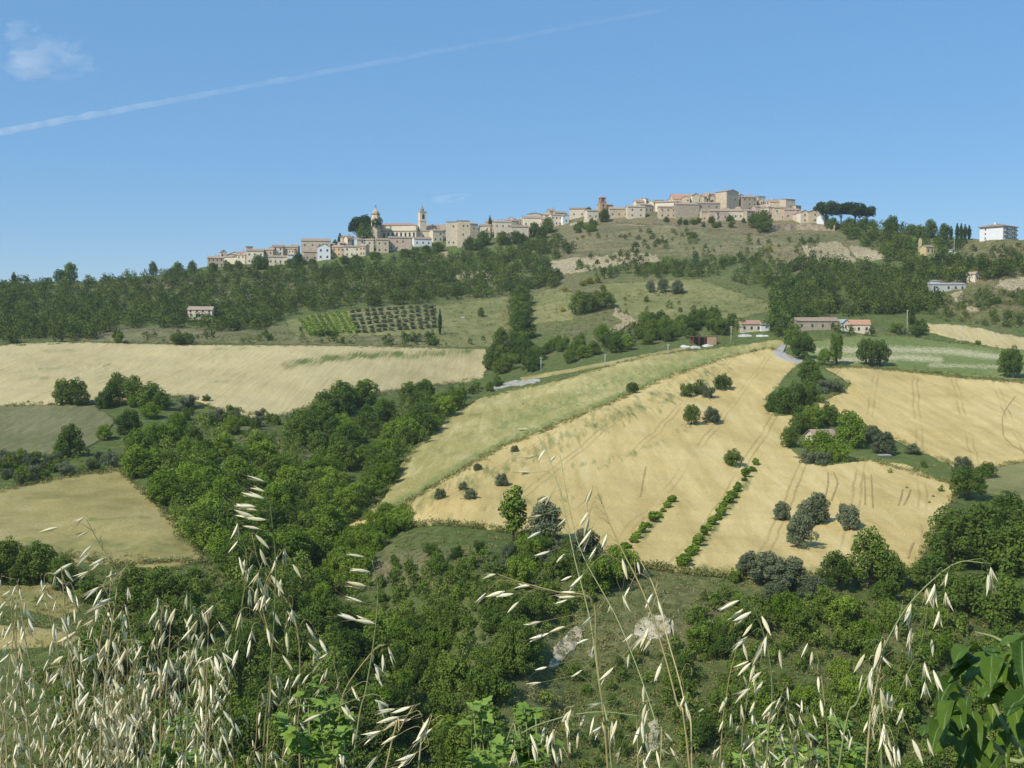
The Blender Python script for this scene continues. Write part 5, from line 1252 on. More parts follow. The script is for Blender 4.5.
# utility poles
def pole(u, vb, vt, mat, label, arm=True):
    p = P1(u, vb); m = depth(p)/F; h = (vb-vt)*m
    e = empty('utility_pole', p, rng.uniform(-.6, .6), label, 'utility pole')
    bm = bmesh.new(); add_ring_stack(bm, [(-1, .21), (h*.5, .17), (h, .12)], 8); obj('post', bm_mesh('post', bm, [M[mat]], True), e)
    if arm:
        bm = bmesh.new(); add_box(bm, -.9, .9, -.06, .06, h-.55, h-.43); a = obj('crossarm', bm_mesh('crossarm', bm, [M[mat]]), e)
        for x in (-.8, 0, .8):
            bm = bmesh.new(); add_ring_stack(bm, [(h-.425, .05), (h-.3, .07), (h-.2, .04)], 6, cx=x); obj('insulator', bm_mesh('insulator', bm, [M['white']]), a)
for a in ((907, 335, 310, 'concrete', 'tallest pale utility pole, right of the orange roofed farmhouse'), (961, 345, 327, 'concrete', 'pale utility pole standing in the bean field'), (668, 358, 344, 'concrete', 'utility pole by the road left of the rusty open shed'),
          (731, 345, 326, 'concrete', 'utility pole between rusty open shed and red roofed farmhouse'), (605, 367, 354, 'concrete', 'short utility pole at the hedge in the middle of the road'), (541, 372, 357, 'concrete', 'utility pole just right of the white sheeting heap'),
          (779, 331, 321, 'concrete', 'short utility pole right of the red roofed farmhouse'), (576, 346, 335, 'bark', 'thin dark pole in the hedge left of the rusty open shed'), (849, 294, 285, 'concrete', 'short pale pole in the wood above the farm'), (928, 294, 282, 'concrete', 'pole beside the long grey shed'), (954, 252, 238, 'concrete', 'thin pole on the ridge beside the tiny white hut')):
    pole(*a)
# little white trough and dark tree shape on the left meadow
heap('water_trough', 463, 318, 4, 2.5, 1.6, 'tarp', 'small white water trough on the meadow right of the olive grove', 'trough', 15)
# ------------------------------------------------------------------ foreground: wild oats, weeds, a leafy branch
def straw_mat(name, c1, c2, trans):
    t = NT(name)
    oi = t.node('ShaderNodeObjectInfo').outputs['Random']
    n = t.noise(t.mapping(t.objc(), (900, 900, 60)), 1.0, 3)
    f = t.math('ADD', t.math('MULTIPLY', oi, .65), t.math('MULTIPLY', n, .4))
    col = t.ramp(f, [(.15, c1), (.8, c2)])
    b = t.node('ShaderNodeBsdfPrincipled'); t.l.new(col, b.inputs['Base Color']); b.inputs['Roughness'].default_value = .5; b.inputs['Specular IOR Level'].default_value = .35
    tr = t.node('ShaderNodeBsdfTranslucent'); t.l.new(col, tr.inputs[0])
    mx = t.node('ShaderNodeMixShader'); mx.inputs[0].default_value = trans
    t.l.new(b.outputs[0], mx.inputs[1]); t.l.new(tr.outputs[0], mx.inputs[2]); t.l.new(mx.outputs[0], t.out.inputs['Surface'])
    return t.m
M['husk'] = straw_mat('oat husk', (.74, .63, .34), (.95, .87, .60), .12)
M['awn'] = straw_mat('oat awn', (.25, .18, .08), (.4, .3, .16), .1)
M['stalk_straw'] = straw_mat('straw stalk', (.42, .33, .13), (.62, .5, .24), .15)
M['stalk_green'] = straw_mat('greenish stalk', (.22, .27, .09), (.36, .38, .15), .15)
M['weed_leaf'] = straw_mat('weed leaves', (.15, .25, .028), (.30, .42, .075), .22)

def spikelet_mesh(seed, spread):
    r = random.Random(seed); bm = bmesh.new(); Lg = .025
    def blade(ax, tilt, L, wd, depthf, mi=0):
        prof = [(0, .12), (.12, .55), (.3, .95), (.48, 1), (.68, .74), (.86, .36), (1, .03)]
        prev = None
        for q, s in prof:
            w = wd*s/2
            row = []
            for k in (-1, -.5, 0, .5, 1):
                x = w*k; y = depthf*s*(1-k*k)*.5*wd
                p = Vector((x, y, -L*q))
                p = Matrix.Rotation(tilt*(.4+.6*q), 3, 'X') @ p
                p = Matrix.Rotation(ax, 3, 'Z') @ p
                row.append(bm.verts.new(p))
            if prev:
                for k in range(4): bm.faces.new((prev[k], prev[k+1], row[k+1], row[k])).material_index = mi
            prev = row
    blade(0, spread, Lg, .0046, .7); blade(math.pi, spread*.9, Lg*.93, .0042, .7)
    blade(.4, spread*.3, Lg*.72, .003, .8); blade(math.pi+.5, spread*.35, Lg*.68, .003, .8)
    for a in (.3, 2.6):
        pts = [Vector((0, 0, -Lg*.35)), Vector((.002*math.cos(a), .002*math.sin(a), -Lg*.8)), Vector((.008*math.cos(a), .006*math.sin(a), -Lg*1.35)), Vector((.013*math.cos(a), .011*math.sin(a), -Lg*1.55))]
        add_tube(bm, pts, [.00022, .0002, .00015, .0001], 3, 1)
    me = bpy.data.meshes.new('spikelet'); bm.to_mesh(me); bm.free()
    me.materials.append(M['husk']); me.materials.append(M['awn'])
    for p in me.polygons: p.use_smooth = True
    return me
SPK = [spikelet_mesh(i, s) for i, s in enumerate((.07, .11, .17, .30, .09))]

def catmull(pts, n):
    P_ = [pts[0]*2-pts[1]]+pts+[pts[-1]*2-pts[-2]]; out = []
    for i in range(1, len(P_)-2):
        a, b, c, d = P_[i-1:i+3]
        for k in range(n):
            t = k/n
            out.append(.5*((2*b)+(c-a)*t+(2*a-5*b+4*c-d)*t*t+(3*b-a-3*c+d)*t*t*t))
    out.append(pts[-1].copy()); return out

rf_ = random.Random(77)
def oat(px, d, label, group=None, n=14, t0=.45, hang=(0, 0, -1), side=0.0, ped=(.012, .05), mat='stalk_straw', scale=1.0, blades=0, jit=.35, extra=None):
    """px: image points from top down to the lower edge; d: distance (or (top, bottom) distances)"""
    r = rf_
    d0, d1 = d if isinstance(d, tuple) else (d, d*1.02)
    N = len(px)
    pts = [at_depth(u, v, d0+(d1-d0)*i/(N-1)) for i, (u, v) in enumerate(px)]
    last = pts[-1]; dirn = (pts[-1]-pts[-2]); dirn.y = 0
    gz = float(ground_z(last.x, last.y)[0])
    k = (last.z-gz)
    root = Vector((last.x+dirn.x/max(.02, -dirn.z)*k*.55, last.y+r.uniform(-.03, .03), 0)); root.z = float(ground_z(root.x, root.y)[0])-.02
    mid = last.lerp(root, .5)+Vector((r.uniform(-.015, .015), 0, 0))
    curve = catmull(pts+[mid, root], 7)[::-1]          # root first
    e = empty('wild_oat', root, 0, label, 'wild oat', group)
    bm = bmesh.new()
    nC = len(curve)
    rad = [(.00125-.0008*(i/(nC-1)))*scale for i in range(nC)]
    add_tube(bm, [c-root for c in curve], rad, 5)
    vis = int(nC*.0)
    # spikelets along the upper part
    L = [0]
    for a, b in zip(curve[:-1], curve[1:]): L.append(L[-1]+(b-a).length)
    tot = L[-1]
    vislen = sum((b-a).length for a, b in zip(pts[:-1], pts[1:]))
    def on(s):
        s = max(0, min(tot-1e-6, s)); i = max(j for j in range(nC-1) if L[j] <= s)
        return curve[i].lerp(curve[i+1], (s-L[i])/(L[i+1]-L[i])), (curve[i+1]-curve[i]).normalized()
    H_ = Vector(hang).normalized()
    for q in range(n):
        f = (q+r.random())/n
        s = tot-vislen*(1-t0)*f if q else tot
        p, tg = on(s)
        out = Vector((r.uniform(-1, 1)+side, r.uniform(-1, 1)*.7, 0)); out = out.normalized() if out.length > .05 else Vector((1, 0, 0))
        pl = r.uniform(*ped)*(.6+1.1*f)*scale
        if q == 0: pl = .006
        hd = (H_+Vector((r.gauss(0, jit), r.gauss(0, jit), r.gauss(0, jit*.5)))+out*.18).normalized()
        m1 = p+(tg*.75+out*.6)*pl*.5; m2 = m1+(out*.7+hd*.5)*pl*.25; en = m2+hd*pl*.45
        add_tube(bm, [x-root for x in catmull([p, m1, m2, en], 3)], [.00034*scale*(1-.05*i) for i in range(10)], 3)
        o = obj('spikelet', r.choice(SPK), e); o.location = en-root
        o.rotation_mode = 'QUATERNION'
        o.rotation_quaternion = hd.to_track_quat('-Z', 'Y') @ Matrix.Rotation(r.uniform(0, 6.28), 4, 'Z').to_quaternion()
        sc_ = scale*r.uniform(.6, .92); o.scale = (sc_, sc_, sc_)
    me = bpy.data.meshes.new('stem'); bm.to_mesh(me); bm.free(); me.materials.append(M[mat])
    for p in me.polygons: p.use_smooth = True
    obj('stem', me, e)
    for b in range(blades):
        s = tot*r.uniform(.25, .6); p, tg = on(s); a = r.uniform(0, 6.28); Lb = r.uniform(.15, .32)
        o = Vector((math.cos(a), math.sin(a)*.6, 0)); bm = bmesh.new(); prev = None
        for k in range(9):
            q = k/8; c = p-root+o*Lb*q*.7+Vector((0, 0, Lb*(.75*q-1.1*q*q)))
            w = .0045*(1-q**1.6)+.0003; sd_ = o.cross(Vector((0, 0, 1))).normalized()
            row = [bm.verts.new(c-sd_*w), bm.verts.new(c+Vector((0, 0, -w*.4))), bm.verts.new(c+sd_*w)]
            if prev:
                for j in range(2): bm.faces.new((prev[j], prev[j+1], row[j+1], row[j]))
            prev = row
        me = bpy.data.meshes.new('blade'); bm.to_mesh(me); bm.free(); me.materials.append(M[mat]); obj('blade', me, e)
    return e
LEFTW = (-.55, 0, -.5)
oat([(268, 484), (272, 520), (276, 570), (273, 640), (268, 700), (262, 772)], (1.05, 1.12), 'tall wild oat reaching highest left of centre, its top spikelets flung to the left', n=9, t0=.82, hang=(-.9, 0, .25), side=-.5, ped=(.005, .012), mat='stalk_green', jit=.2)
oat([(286, 545), (274, 565), (262, 600), (272, 650), (270, 700), (266, 772)], (1.08, 1.12), 'wild oat with drooping head sharing the foot of the tallest left one', n=16, t0=.55, hang=(.12, 0, -1), side=-.3)
oat([(236, 522), (247, 560), (240, 620), (228, 690), (214, 772)], (1.1, 1.15), 'pale green wild oat leaning right with a nodding top, left of the tallest left one', n=15, t0=.4, hang=(-.1, 0, -1), mat='stalk_green')
oat([(252, 535), (262, 570), (292, 610), (300, 660), (296, 720), (300, 772)], (1.12, 1.18), 'wild oat arching to the right of the tallest left one', n=14, t0=.35, hang=(.15, 0, -1), side=.3)
oat([(85, 517), (100, 545), (117, 575), (110, 640), (104, 700), (100, 772)], (1.15, 1.2), 'wild oat whose top spikelets stand clear of the hay meadow on the left', n=22, t0=.35, hang=(-.5, 0, -.35), side=.2)
oat([(112, 570), (108, 610), (100, 650), (112, 710), (120, 772)], (1.2, 1.22), 'dense headed wild oat below the highest oat of the left clump', n=26, t0=.2, hang=(.1, 0, -1))
oat([(372, 560), (378, 590), (374, 640), (366, 690), (352, 772)], (1.0, 1.05), 'single wild oat left of centre with five pale spikelets pointing left', n=7, t0=.62, hang=(-.9, 0, .2), side=-.5, ped=(.005, .015), mat='stalk_green', jit=.22)
oat([(384, 645), (374, 650), (345, 690), (338, 730), (330, 772)], (1.05, 1.1), 'short wild oat crossing behind the single one left of centre', n=10, t0=.3, hang=(.3, 0, -.9))
oat([(534, 430), (548, 455), (562, 500), (575, 560), (590, 620), (600, 690), (612, 772)], (1.5, 1.25), 'tallest sparse wild oat in the centre, rising across the wheat field', n=16, t0=.05, hang=(-.55, 0, -.25), ped=(.01, .05), side=-.2, mat='stalk_green', scale=1.0)
oat([(597, 488), (606, 515), (622, 550), (642, 590), (660, 640), (676, 700), (690, 772)], (1.08, 1.0), 'straw yellow wild oat leaning right in the centre with a cluster at its tip', n=17, t0=.3, hang=(-.2, 0, -.9), ped=(.008, .05), jit=.45, scale=1.05)
oat([(500, 575), (520, 582), (558, 592), (592, 600), (596, 650), (604, 720), (608, 772)], (1.0, 1.02), 'wild oat with a long side arm reaching left in the centre', n=11, t0=.45, hang=(-.85, 0, -.25), ped=(.008, .04), side=-.3)
oat([(560, 455), (572, 520), (585, 560), (620, 625), (655, 720), (660, 772)], (1.55, 1.2), 'thin faint wild oat in the centre crossing the two taller ones', n=9, t0=.1, hang=(-.4, 0, -.6), mat='stalk_green')
oat([(640, 560), (655, 590), (668, 640), (684, 700), (692, 772)], (1.3, 1.15), 'wild oat just right of the leaning straw yellow one', n=10, t0=.3, hang=(-.2, 0, -.9))
oat([(741, 600), (755, 612), (768, 650), (772, 700), (766, 772)], (1.05, 1.1), 'wild oat right of centre with flat spikelets pointing left at its tip', n=17, t0=.3, hang=(-.5, 0, -.7), mat='stalk_green', ped=(.008, .03))
oat([(984, 563), (960, 562), (935, 578), (905, 610), (880, 655), (858, 700), (838, 772)], (1.0, 1.05), 'long wild oat arching to the upper right with white spikelets hanging at its end', n=15, t0=.35, hang=(-.05, 0, -1), ped=(.014, .04), mat='stalk_green', jit=.14)
oat([(930, 590), (922, 640), (905, 680), (888, 720), (880, 772)], (1.05, 1.1), 'wild oat below the long arching one with closed hanging spikelets', n=12, t0=.1, hang=(0, 0, -1), ped=(.012, .045), mat='stalk_green', jit=.14)
oat([(885, 640), (880, 670), (872, 710), (866, 772)], (.95, .98), 'wild oat with large drooping husks left of the leafy branch', n=9, t0=.1, hang=(.1, 0, -1), scale=1.2, jit=.25)
oat([(640, 716), (600, 712), (560, 718), (520, 735), (498, 772)], (1.0, 1.05), 'low wild oat arching to the right along the lower edge in the centre', n=14, t0=.1, hang=(.1, 0, -1), mat='stalk_green', ped=(.006, .02), jit=.2)
oat([(412, 708), (400, 730), (385, 772)], (.95, .98), 'short wild oat at the lower edge left of centre with two wide husks', n=7, t0=.2, hang=(-.6, 0, -.3))
oat([(432, 715), (425, 740), (418, 772)], (.95, .98), 'short wild oat at the lower edge beside the two wide husks', n=6, t0=.2, hang=(-.5, 0, -.3))
# the dense clump at the lower left: straw coloured stalks nobody can tell apart
for i in range(44):
    u = rf_.choice([rf_.uniform(-25, 135), rf_.uniform(-25, 215), rf_.uniform(120, 240)]); 
    top = 560+.5*abs(u-70)*rf_.uniform(.2, .8)+rf_.uniform(0, 120)
    lean = rf_.uniform(-30, 34); d = rf_.uniform(1.0, 1.9)
    hook = rf_.uniform(-16, 16)
    oat([(u+hook, top+rf_.uniform(0, 8)), (u, top+10), (u+lean*.25, top+60), (u+lean*.6, (top+800)/2), (u+lean, 785)], (d, d*1.04), 'straw coloured wild oat in the dense clump filling the lower left corner', 'oats of the dense left clump',
        n=rf_.randint(13, 24), t0=.1, hang=(rf_.uniform(-.3, .3), 0, -1), ped=(.012, .045), mat=rf_.choice(['stalk_straw', 'stalk_straw', 'stalk_green']), scale=.84, blades=rf_.choice([0, 0, 1]), jit=.28)
for i in range(8):
    u = 232+rf_.uniform(-50, 120); top = 640+rf_.uniform(0, 90); d = rf_.uniform(1.0, 1.6)
    oat([(u+rf_.uniform(-10, 10), top), (u, top+12), (u+rf_.uniform(-8, 8), top+60), (u+rf_.uniform(-14, 14), 785)], (d, d*1.04), 'pale wild oat among the green weeds along the lower edge left of centre', 'low oats left of centre', scale=.85, n=rf_.randint(7, 12), t0=.1, hang=(rf_.uniform(-.3, .3), 0, -1), ped=(.008, .035))
for i in range(12):
    u = rf_.uniform(690, 880); top = 640+rf_.uniform(0, 105); d = rf_.uniform(1.0, 1.6); lean = rf_.uniform(-24, 24)
    oat([(u+lean*.8, top), (u+lean*.5, top+10), (u, top+55), (u-lean*.4, 785)], (d, d*1.04), 'pale wild oat in the loose group along the lower edge right of centre', 'low oats right of centre', scale=.85, n=rf_.randint(6, 11), t0=.08, hang=(rf_.uniform(-.25, .25), 0, -1), ped=(.008, .04), mat=rf_.choice(['stalk_green', 'stalk_green', 'stalk_straw']))
for i in range(4):
    u = rf_.uniform(520, 680); top = 690+rf_.uniform(0, 50); d = rf_.uniform(1.0, 1.4)
    oat([(u+rf_.uniform(-12, 12), top), (u, top+10), (u+rf_.uniform(-8, 8), 785)], (d, d*1.04), 'short pale wild oat along the lower edge in the centre', 'low oats in the centre', scale=.85, n=rf_.randint(6, 9), t0=.08, hang=(rf_.uniform(-.3, .3), 0, -1), ped=(.008, .03))

# leaves
def leaf_mesh(seed, L=1.0, wd=.42, fold=.25, curl=.3, name='leaf', mat='glossy_leaf', teeth=0):
    r = random.Random(seed); bm = bmesh.new(); prev = None; n = 12
    for i in range(n+1):
        q = i/n; s = (math.sin(math.pi*min(1, q**.78))**.8 if 0 < q < 1 else .02)
        if teeth: s *= 1+.25*math.sin(q*teeth*6.28)
        w = wd*.5*s
        z = -curl*q*q*L+.03*math.sin(q*7+seed)*L*.6; x = L*q
        row = [bm.verts.new((x, w*k, z+fold*w*abs(k)-.10*w*(abs(k) == 1)+.02*math.sin(q*11+k*2))) for k in (-1, -.5, 0, .5, 1)]
        if prev:
            for k in range(4): bm.faces.new((prev[k], row[k], row[k+1], prev[k+1]))
        prev = row
    me = bpy.data.meshes.new(name); bm.to_mesh(me); bm.free(); me.materials.append(M[mat])
    for p in me.polygons: p.use_smooth = True
    return me
t = NT('glossy green leaf')
tc = t.objc(); sx = t.node('ShaderNodeSeparateXYZ'); t.l.new(tc, sx.inputs[0])
rib = t.math('ABSOLUTE', sx.outputs[1])
w_ = t.node('ShaderNodeTexWave'); w_.inputs['Scale'].default_value = 3.2; w_.inputs['Distortion'].default_value = 1.0; t.l.new(t.mapping(tc, (1, .0, 0)), w_.inputs['Vector'])
vein = t.math('MULTIPLY', t.maprange(w_.outputs['Fac'], .8, 1.0), .10)
mid = t.maprange(rib, 0.0, .018, 1, 0)
f = t.math('MAXIMUM', vein, mid)
oi = t.node('ShaderNodeObjectInfo').outputs['Random']
base = t.ramp(t.math('ADD', t.math('MULTIPLY', oi, .7), t.math('MULTIPLY', t.noise(tc, 3.0, 4), .4)), [(.2, (.03, .07, .008)), (.85, (.12, .19, .018))])
col = t.mix(f, base, (.19, .26, .09))
b = t.node('ShaderNodeBsdfPrincipled'); t.l.new(col, b.inputs['Base Color']); b.inputs['Roughness'].default_value = .55; b.inputs['Specular IOR Level'].default_value = .16
tr = t.node('ShaderNodeBsdfTranslucent'); t.l.new(t.mix(.5, col, (.26, .36, .03)), tr.inputs[0])
mx = t.node('ShaderNodeMixShader'); mx.inputs[0].default_value = .2
t.l.new(b.outputs[0], mx.inputs[1]); t.l.new(tr.outputs[0], mx.inputs[2]); t.l.new(mx.outputs[0], t.out.inputs['Surface'])
M['glossy_leaf'] = t.m
LF = [leaf_mesh(s, 1, w, f_, c) for s, w, f_, c in ((1, .44, .4, .25), (2, .38, .6, .45), (3, .46, .35, .12), (4, .36, .7, .6), (5, .42, .5, .35))]

def leafy_branch():
    d = 1.25
    stems = [[(1075, 900), (1050, 800), (1010, 735), (985, 690), (962, 668)], [(1085, 880), (1065, 740), (1035, 670), (1000, 640), (975, 632)], [(1060, 830), (1010, 760), (965, 725), (930, 716)]]
    root = at_depth(1075, 900, d); root.z = float(ground_z(root.x, root.y)[0])
    e = empty('leafy_shrub', root, 0, 'dark green shrub with big glossy oval leaves at the lower right corner', 'shrub')
    bm = bmesh.new()
    for s in stems:
        pts = [root]+[at_depth(u, v, d+.03*i) for i, (u, v) in enumerate(s)]
        add_tube(bm, [p-root for p in catmull(pts, 5)], [.006*(1-.85*i/(5*(len(pts)-1))) for i in range(5*(len(pts)-1)+1)], 6)
    obj('stem', bm_mesh('stem', bm, [M['stalk_green']], True), e)
    #      base px      tip px     depth  face-turn
    lv = [((1030, 640), (974, 622), 1.22, .3), ((1008, 662), (966, 644), 1.2, .6), ((992, 655), (988, 706), 1.18, -.4), ((1022, 640), (1018, 692), 1.15, .3), ((960, 700), (910, 716), 1.2, .2),
          ((958, 700), (958, 738), 1.18, .6), ((972, 712), (984, 748), 1.2, -.5), ((1030, 690), (985, 725), 1.12, .4), ((957, 678), (920, 690), 1.28, .3), ((975, 650), (932, 634), 1.3, .5),
          ((1040, 655), (1000, 668), 1.18, -.2), ((1015, 705), (1018, 752), 1.16, .3), ((1000, 700), (968, 690), 1.25, .6), ((990, 720), (948, 752), 1.22, .2), ((1035, 720), (1000, 745), 1.13, .5), ((1040, 600), (1012, 612), 1.25, .2),
          ((1030, 735), (1030, 775), 1.15, .2), ((965, 668), (935, 658), 1.3, -.3), ((985, 690), (1010, 672), 1.24, .4), ((1000, 755), (970, 775), 1.18, .3), ((948, 722), (925, 742), 1.26, .4), ((1024, 668), (1042, 640), 1.2, .4),
          ((978, 735), (1000, 770), 1.2, .2), ((1012, 650), (990, 636), 1.27, .7), ((940, 712), (962, 742), 1.3, .1), ((1030, 660), (1005, 690), 1.24, .2), ((1010, 730), (985, 760), 1.27, .5)]
    rl_ = random.Random(5)
    for q in range(46):
        a = (rl_.uniform(930, 1045), rl_.uniform(632, 742))
        if a[1]-645 < (992-a[0])*.8: a = (a[0]+45, a[1]+rl_.uniform(0, 30))
        an = rl_.uniform(1.2, 4.4); ln = rl_.uniform(26, 44)
        lv.append((a, (a[0]+ln*math.cos(an), a[1]-ln*.8*math.sin(an)+rl_.uniform(0, 14)), rl_.uniform(1.2, 1.45), rl_.uniform(-.5, .7)))
    for i, (a, b, dd, tw) in enumerate(lv):
        A = at_depth(*a, dd+.05); B = at_depth(*b, dd-.03)
        x = (B-A); Ls = x.length; x.normalize()
        view = -(A+B).normalized(); upv = (view*rl_.uniform(.05, .6)+Vector((rl_.uniform(-.8, .3), -.1, .8))).normalized()
        y = upv.cross(x).normalized(); z = x.cross(y)
        R_ = Matrix((x, y, z)).transposed().to_4x4() @ Matrix.Rotation(tw, 4, 'X')
        o = obj('leaf', LF[i % 5], e); o.location = A-root; o.rotation_mode = 'QUATERNION'; o.rotation_quaternion = R_.to_quaternion(); o.scale = (Ls*.56, Ls*.52, Ls*.6)
leafy_branch()
WL = [leaf_mesh(20+s, 1, .62, .25, .3, 'leaf', 'weed_leaf', 2.5) for s in range(3)]
def weed(u, v, d, hpx, label, seed, spread=26, group=None):
    r = random.Random(seed); tip = at_depth(u, v, d); root = at_depth(u+r.uniform(-15, 15), 790, d); root.z = float(ground_z(root.x, root.y)[0])
    e = empty('leafy_weed', root, 0, label, 'weed', group)
    bm = bmesh.new(); lm = []
    for s in range(r.randint(5, 7)):
        tp = at_depth(u+r.uniform(-1, 1)*spread, v+r.uniform(0, .6)*hpx*(s > 0), d+r.uniform(-.1, .1))
        md = at_depth(u+r.uniform(-.4, .4)*spread, 775, d)
        c = catmull([root, md, tp.lerp(md, .6)+Vector((r.uniform(-.02, .02), r.uniform(-.03, .03), 0)), tp.lerp(md, .25)+Vector((r.uniform(-.02, .02), 0, 0)), tp], 6)
        add_tube(bm, [p-root for p in c], [.0010*(1-.7*i/(len(c)-1)) for i in range(len(c))], 4)
        for k in range(34):
            q = 1-.72*(k/34); p = c[min(len(c)-1, int(q*(len(c)-1)))]
            lm.append((p-root, r.uniform(0, 6.28), r.uniform(.006, .017)*(1-.45*(k < 3)), r.uniform(-.2, .7)))
    obj('stem', bm_mesh('stem', bm, [M['stalk_green']], True), e)
    bm = bmesh.new()
    for p, a, s, el in lm:
        tmp = WL[r.randrange(3)]; nb = len(bm.verts)
        bm.from_mesh(tmp); bm.verts.ensure_lookup_table()
        mt = Matrix.Translation(p) @ Matrix.Rotation(a, 4, 'Z') @ Matrix.Rotation(-el, 4, 'Y') @ Matrix.Rotation(r.uniform(-.5, .5), 4, 'X') @ Matrix.Scale(s, 4)
        for q in bm.verts[nb:]: q.co = mt @ q.co
    me = bpy.data.meshes.new('foliage'); bm.to_mesh(me); bm.free(); me.materials.append(M['weed_leaf'])
    for p in me.polygons: p.use_smooth = True
    obj('foliage', me, e)
for a in ((328, 672, 1.15, 60, 'tallest bright green leafy weed standing left of centre at the lower edge', 1, 16), (312, 715, 1.1, 40, 'bright green leafy weed at the left foot of the tallest weed', 2, 26),           (480, 742, 1.1, 24, 'low bright green weed at the lower edge under the gully', 4, 22), (522, 730, 1.15, 32, 'bright green weed at the lower edge in the centre', 5, 30),           (835, 735, 1.3, 30, 'bright green weed at the lower edge left of the glossy shrub', 8, 26), (775, 738, 1.4, 26, 'green weed among the low oats right of centre', 9, 30), (186, 745, 1.3, 24, 'green weed at the foot of the left oat clump', 10, 30), ):
    weed(*a[:5], a[5], a[6])
HAZE, TRAIL, CLOUD, EXPO = 0.00007, 0.0014, 0.0022, 0.45
# ------------------------------------------------------------------ sky, light, air, camera
SUN_EL, SUN_AZ = math.radians(46), math.radians(226)      # azimuth clockwise from +Y
sd = Vector((math.sin(SUN_AZ)*math.cos(SUN_EL), math.cos(SUN_AZ)*math.cos(SUN_EL), math.sin(SUN_EL)))
L = bpy.data.lights.new('sun', 'SUN'); L.energy = 3.2; L.angle = math.radians(.5); L.color = (1, .95, .86)
lo = bpy.data.objects.new('sun', L); C.objects.link(lo); lo.rotation_euler = (-sd).to_track_quat('-Z', 'Y').to_euler(); lo.location = sd*300
W = bpy.data.worlds.new('World'); bpy.context.scene.world = W; W.use_nodes = True
wn = W.node_tree.nodes; wl = W.node_tree.links
for x in list(wn): wn.remove(x)
sky = wn.new('ShaderNodeTexSky'); sky.sky_type = 'NISHITA'; sky.sun_disc = False
sky.sun_elevation = SUN_EL; sky.sun_rotation = SUN_AZ
sky.altitude = 300; sky.air_density = 1.0; sky.dust_density = 0.0; sky.ozone_density = 3.5
hs = wn.new('ShaderNodeHueSaturation'); hs.inputs['Saturation'].default_value = 1.25; wl.new(sky.outputs[0], hs.inputs['Color'])
bg = wn.new('ShaderNodeBackground'); bg.inputs['Strength'].default_value = 0.105
wo = wn.new('ShaderNodeOutputWorld'); mxs = wn.new('ShaderNodeMix'); mxs.data_type = 'RGBA'; mxs.inputs[0].default_value = .66; mxs.inputs[7].default_value = (1.28, 2.72, 4.8, 1)
wl.new(hs.outputs[0], mxs.inputs[6]); wl.new(mxs.outputs[2], bg.inputs[0]); wl.new(bg.outputs[0], wo.inputs[0])

def volume_mat(name, col, dens, aniso=0.2, wispy=False, trail=False):
    m = bpy.data.materials.new(name); m.use_nodes = True; n = m.node_tree.nodes
    for x in list(n): n.remove(x)
    o = n.new('ShaderNodeOutputMaterial'); v = n.new('ShaderNodeVolumePrincipled')
    v.inputs['Color'].default_value = (*col, 1); v.inputs['Density'].default_value = dens; v.inputs['Anisotropy'].default_value = aniso
    m.node_tree.links.new(v.outputs[0], o.inputs['Volume'])
    m.cycles.homogeneous_volume = not (wispy or trail)
    if trail:      # breaks up and thins out towards its newer, right-hand end
        l = m.node_tree.links; tc = n.new('ShaderNodeTexCoord'); sx = n.new('ShaderNodeSeparateXYZ'); l.new(tc.outputs['Generated'], sx.inputs[0])
        r1 = n.new('ShaderNodeMapRange'); l.new(sx.outputs[0], r1.inputs[0])
        for i_, q_ in enumerate((.35, 1.0, dens, dens*.3)): r1.inputs[i_+1].default_value = q_
        nz = n.new('ShaderNodeTexNoise'); nz.inputs['Scale'].default_value = .0011; nz.inputs['Detail'].default_value = 5; l.new(tc.outputs['Object'], nz.inputs['Vector'])
        r2 = n.new('ShaderNodeMapRange'); l.new(nz.outputs['Fac'], r2.inputs[0])
        for i_, q_ in enumerate((.34, .66, .5, 1.35)): r2.inputs[i_+1].default_value = q_
        mu = n.new('ShaderNodeMath'); mu.operation = 'MULTIPLY'; l.new(r1.outputs[0], mu.inputs[0]); l.new(r2.outputs[0], mu.inputs[1]); l.new(mu.outputs[0], v.inputs['Density'])
    if wispy:
        l = m.node_tree.links; tc = n.new('ShaderNodeTexCoord'); nz = n.new('ShaderNodeTexNoise'); nz.inputs['Scale'].default_value = 2.2; nz.inputs['Detail'].default_value = 5; nz.inputs['Distortion'].default_value = .6
        l.new(tc.outputs['Generated'], nz.inputs['Vector']); mr = n.new('ShaderNodeMapRange'); l.new(nz.outputs['Fac'], mr.inputs[0])
        mr.inputs[1].default_value = .44; mr.inputs[2].default_value = .72; mr.inputs[3].default_value = 0; mr.inputs[4].default_value = dens; l.new(mr.outputs[0], v.inputs['Density'])
    return m
# haze
if HAZE > 0:
    bm = bmesh.new(); add_box(bm, -4400, 4400, -4400, 4400, -260, 175)
    o = obj('haze', bm_mesh('haze', bm, [volume_mat('haze air', (.86, .93, 1.0), HAZE, 0.0)])); o['kind'] = 'stuff'
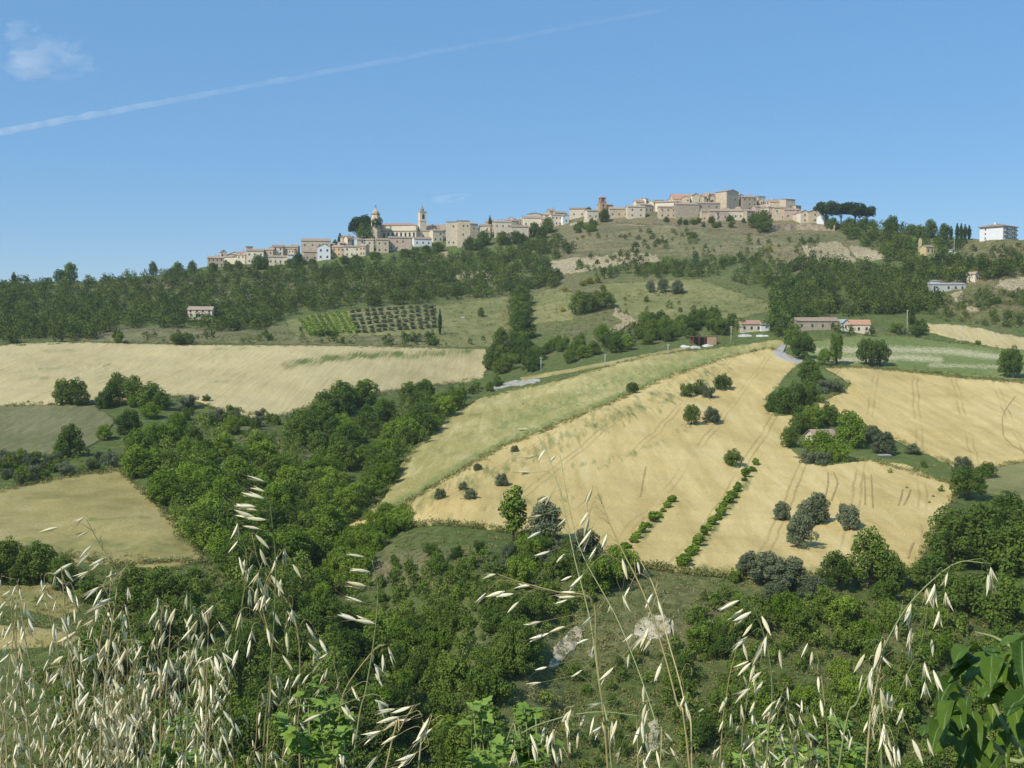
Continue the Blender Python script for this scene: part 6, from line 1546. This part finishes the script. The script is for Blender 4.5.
# aircraft trail: a long thin cloud 8 km up
def sky_point(u, v, alt):
    q = at_depth(u, v, 1.0); return q*(alt/q.z)
def trail():
    A = sky_point(-260, 180, 8000); B = sky_point(668, 9, 8000); bm = bmesh.new(); n = 160; pts = []; rd = []
    for i in range(n+1):
        q = i/n; p = A.lerp(B, q); d = p.length
        p += Vector((0, 0, 30*mnoise.noise(Vector((q*40, 0, 0)))))
        pts.append(p); rd.append((d*.0039)*(1-.45*q)*(1+.35*mnoise.noise(Vector((q*70, 5, 0)))))
    add_tube(bm, pts, rd, 14)
    o = obj('contrail', bm_mesh('contrail', bm, [volume_mat('trail vapour', (1, 1, 1), TRAIL, -0.4, trail=True)], True))
    tag(o, 'long thin white aircraft trail slanting across the blue sky', 'contrail', None, 'stuff')
trail()
def cloud(u, v, wpx, hpx, seed, dens, label):
    c = sky_point(u, v, 4000); m = c.length/F; bm = bmesh.new()
    bmesh.ops.create_icosphere(bm, subdivisions=5, radius=1)
    for q in bm.verts:
        p = q.co.copy()
        k = 1+.55*mnoise.fractal(p*1.6+Vector((seed, 0, 0)), 1, 2.1, 5)
        q.co = Vector((p.x*k*wpx*m*.5, p.y*k*wpx*m*.35, p.z*k*hpx*m*.5))
    o = obj('cloud', bm_mesh('cloud', bm, [volume_mat('cloud vapour', (1, 1, 1), dens, -0.4, True)], True)); o.location = c
    o.rotation_euler = (0, math.radians(-6), 0)
    return tag(o, label, 'cloud', None, 'stuff')
cloud(48, 60, 86, 34, 3, CLOUD, 'larger pale cloud wisp in the upper left of the sky')
cloud(24, 30, 36, 18, 9, CLOUD, 'small pale cloud wisp above the larger one in the upper left')
cloud(452, 198, 40, 9, 14, CLOUD*.4, 'barely visible cloud wisp above the tall stone houses of the town')

cam = bpy.data.cameras.new('camera'); co = bpy.data.objects.new('camera', cam); C.objects.link(co)
cam.sensor_width = 36; cam.lens = F/1024*36; cam.clip_start = .05; cam.clip_end = 200000
co.location = (0, 0, 0); co.rotation_euler = (math.pi/2-PITCH, 0, 0)
sc = bpy.context.scene; sc.camera = co
sc.view_settings.view_transform = 'Standard'; sc.view_settings.look = 'None'; sc.view_settings.exposure = EXPO; sc.view_settings.gamma = 1
sc.render.engine = 'CYCLES'
cy = sc.cycles
cy.use_denoising = True
try: cy.denoiser = 'OPENIMAGEDENOISE'; cy.denoising_prefilter = 'ACCURATE'
except Exception: pass
cy.max_bounces = 9; cy.diffuse_bounces = 4; cy.transmission_bounces = 5; cy.volume_bounces = 3; cy.transparent_max_bounces = 8
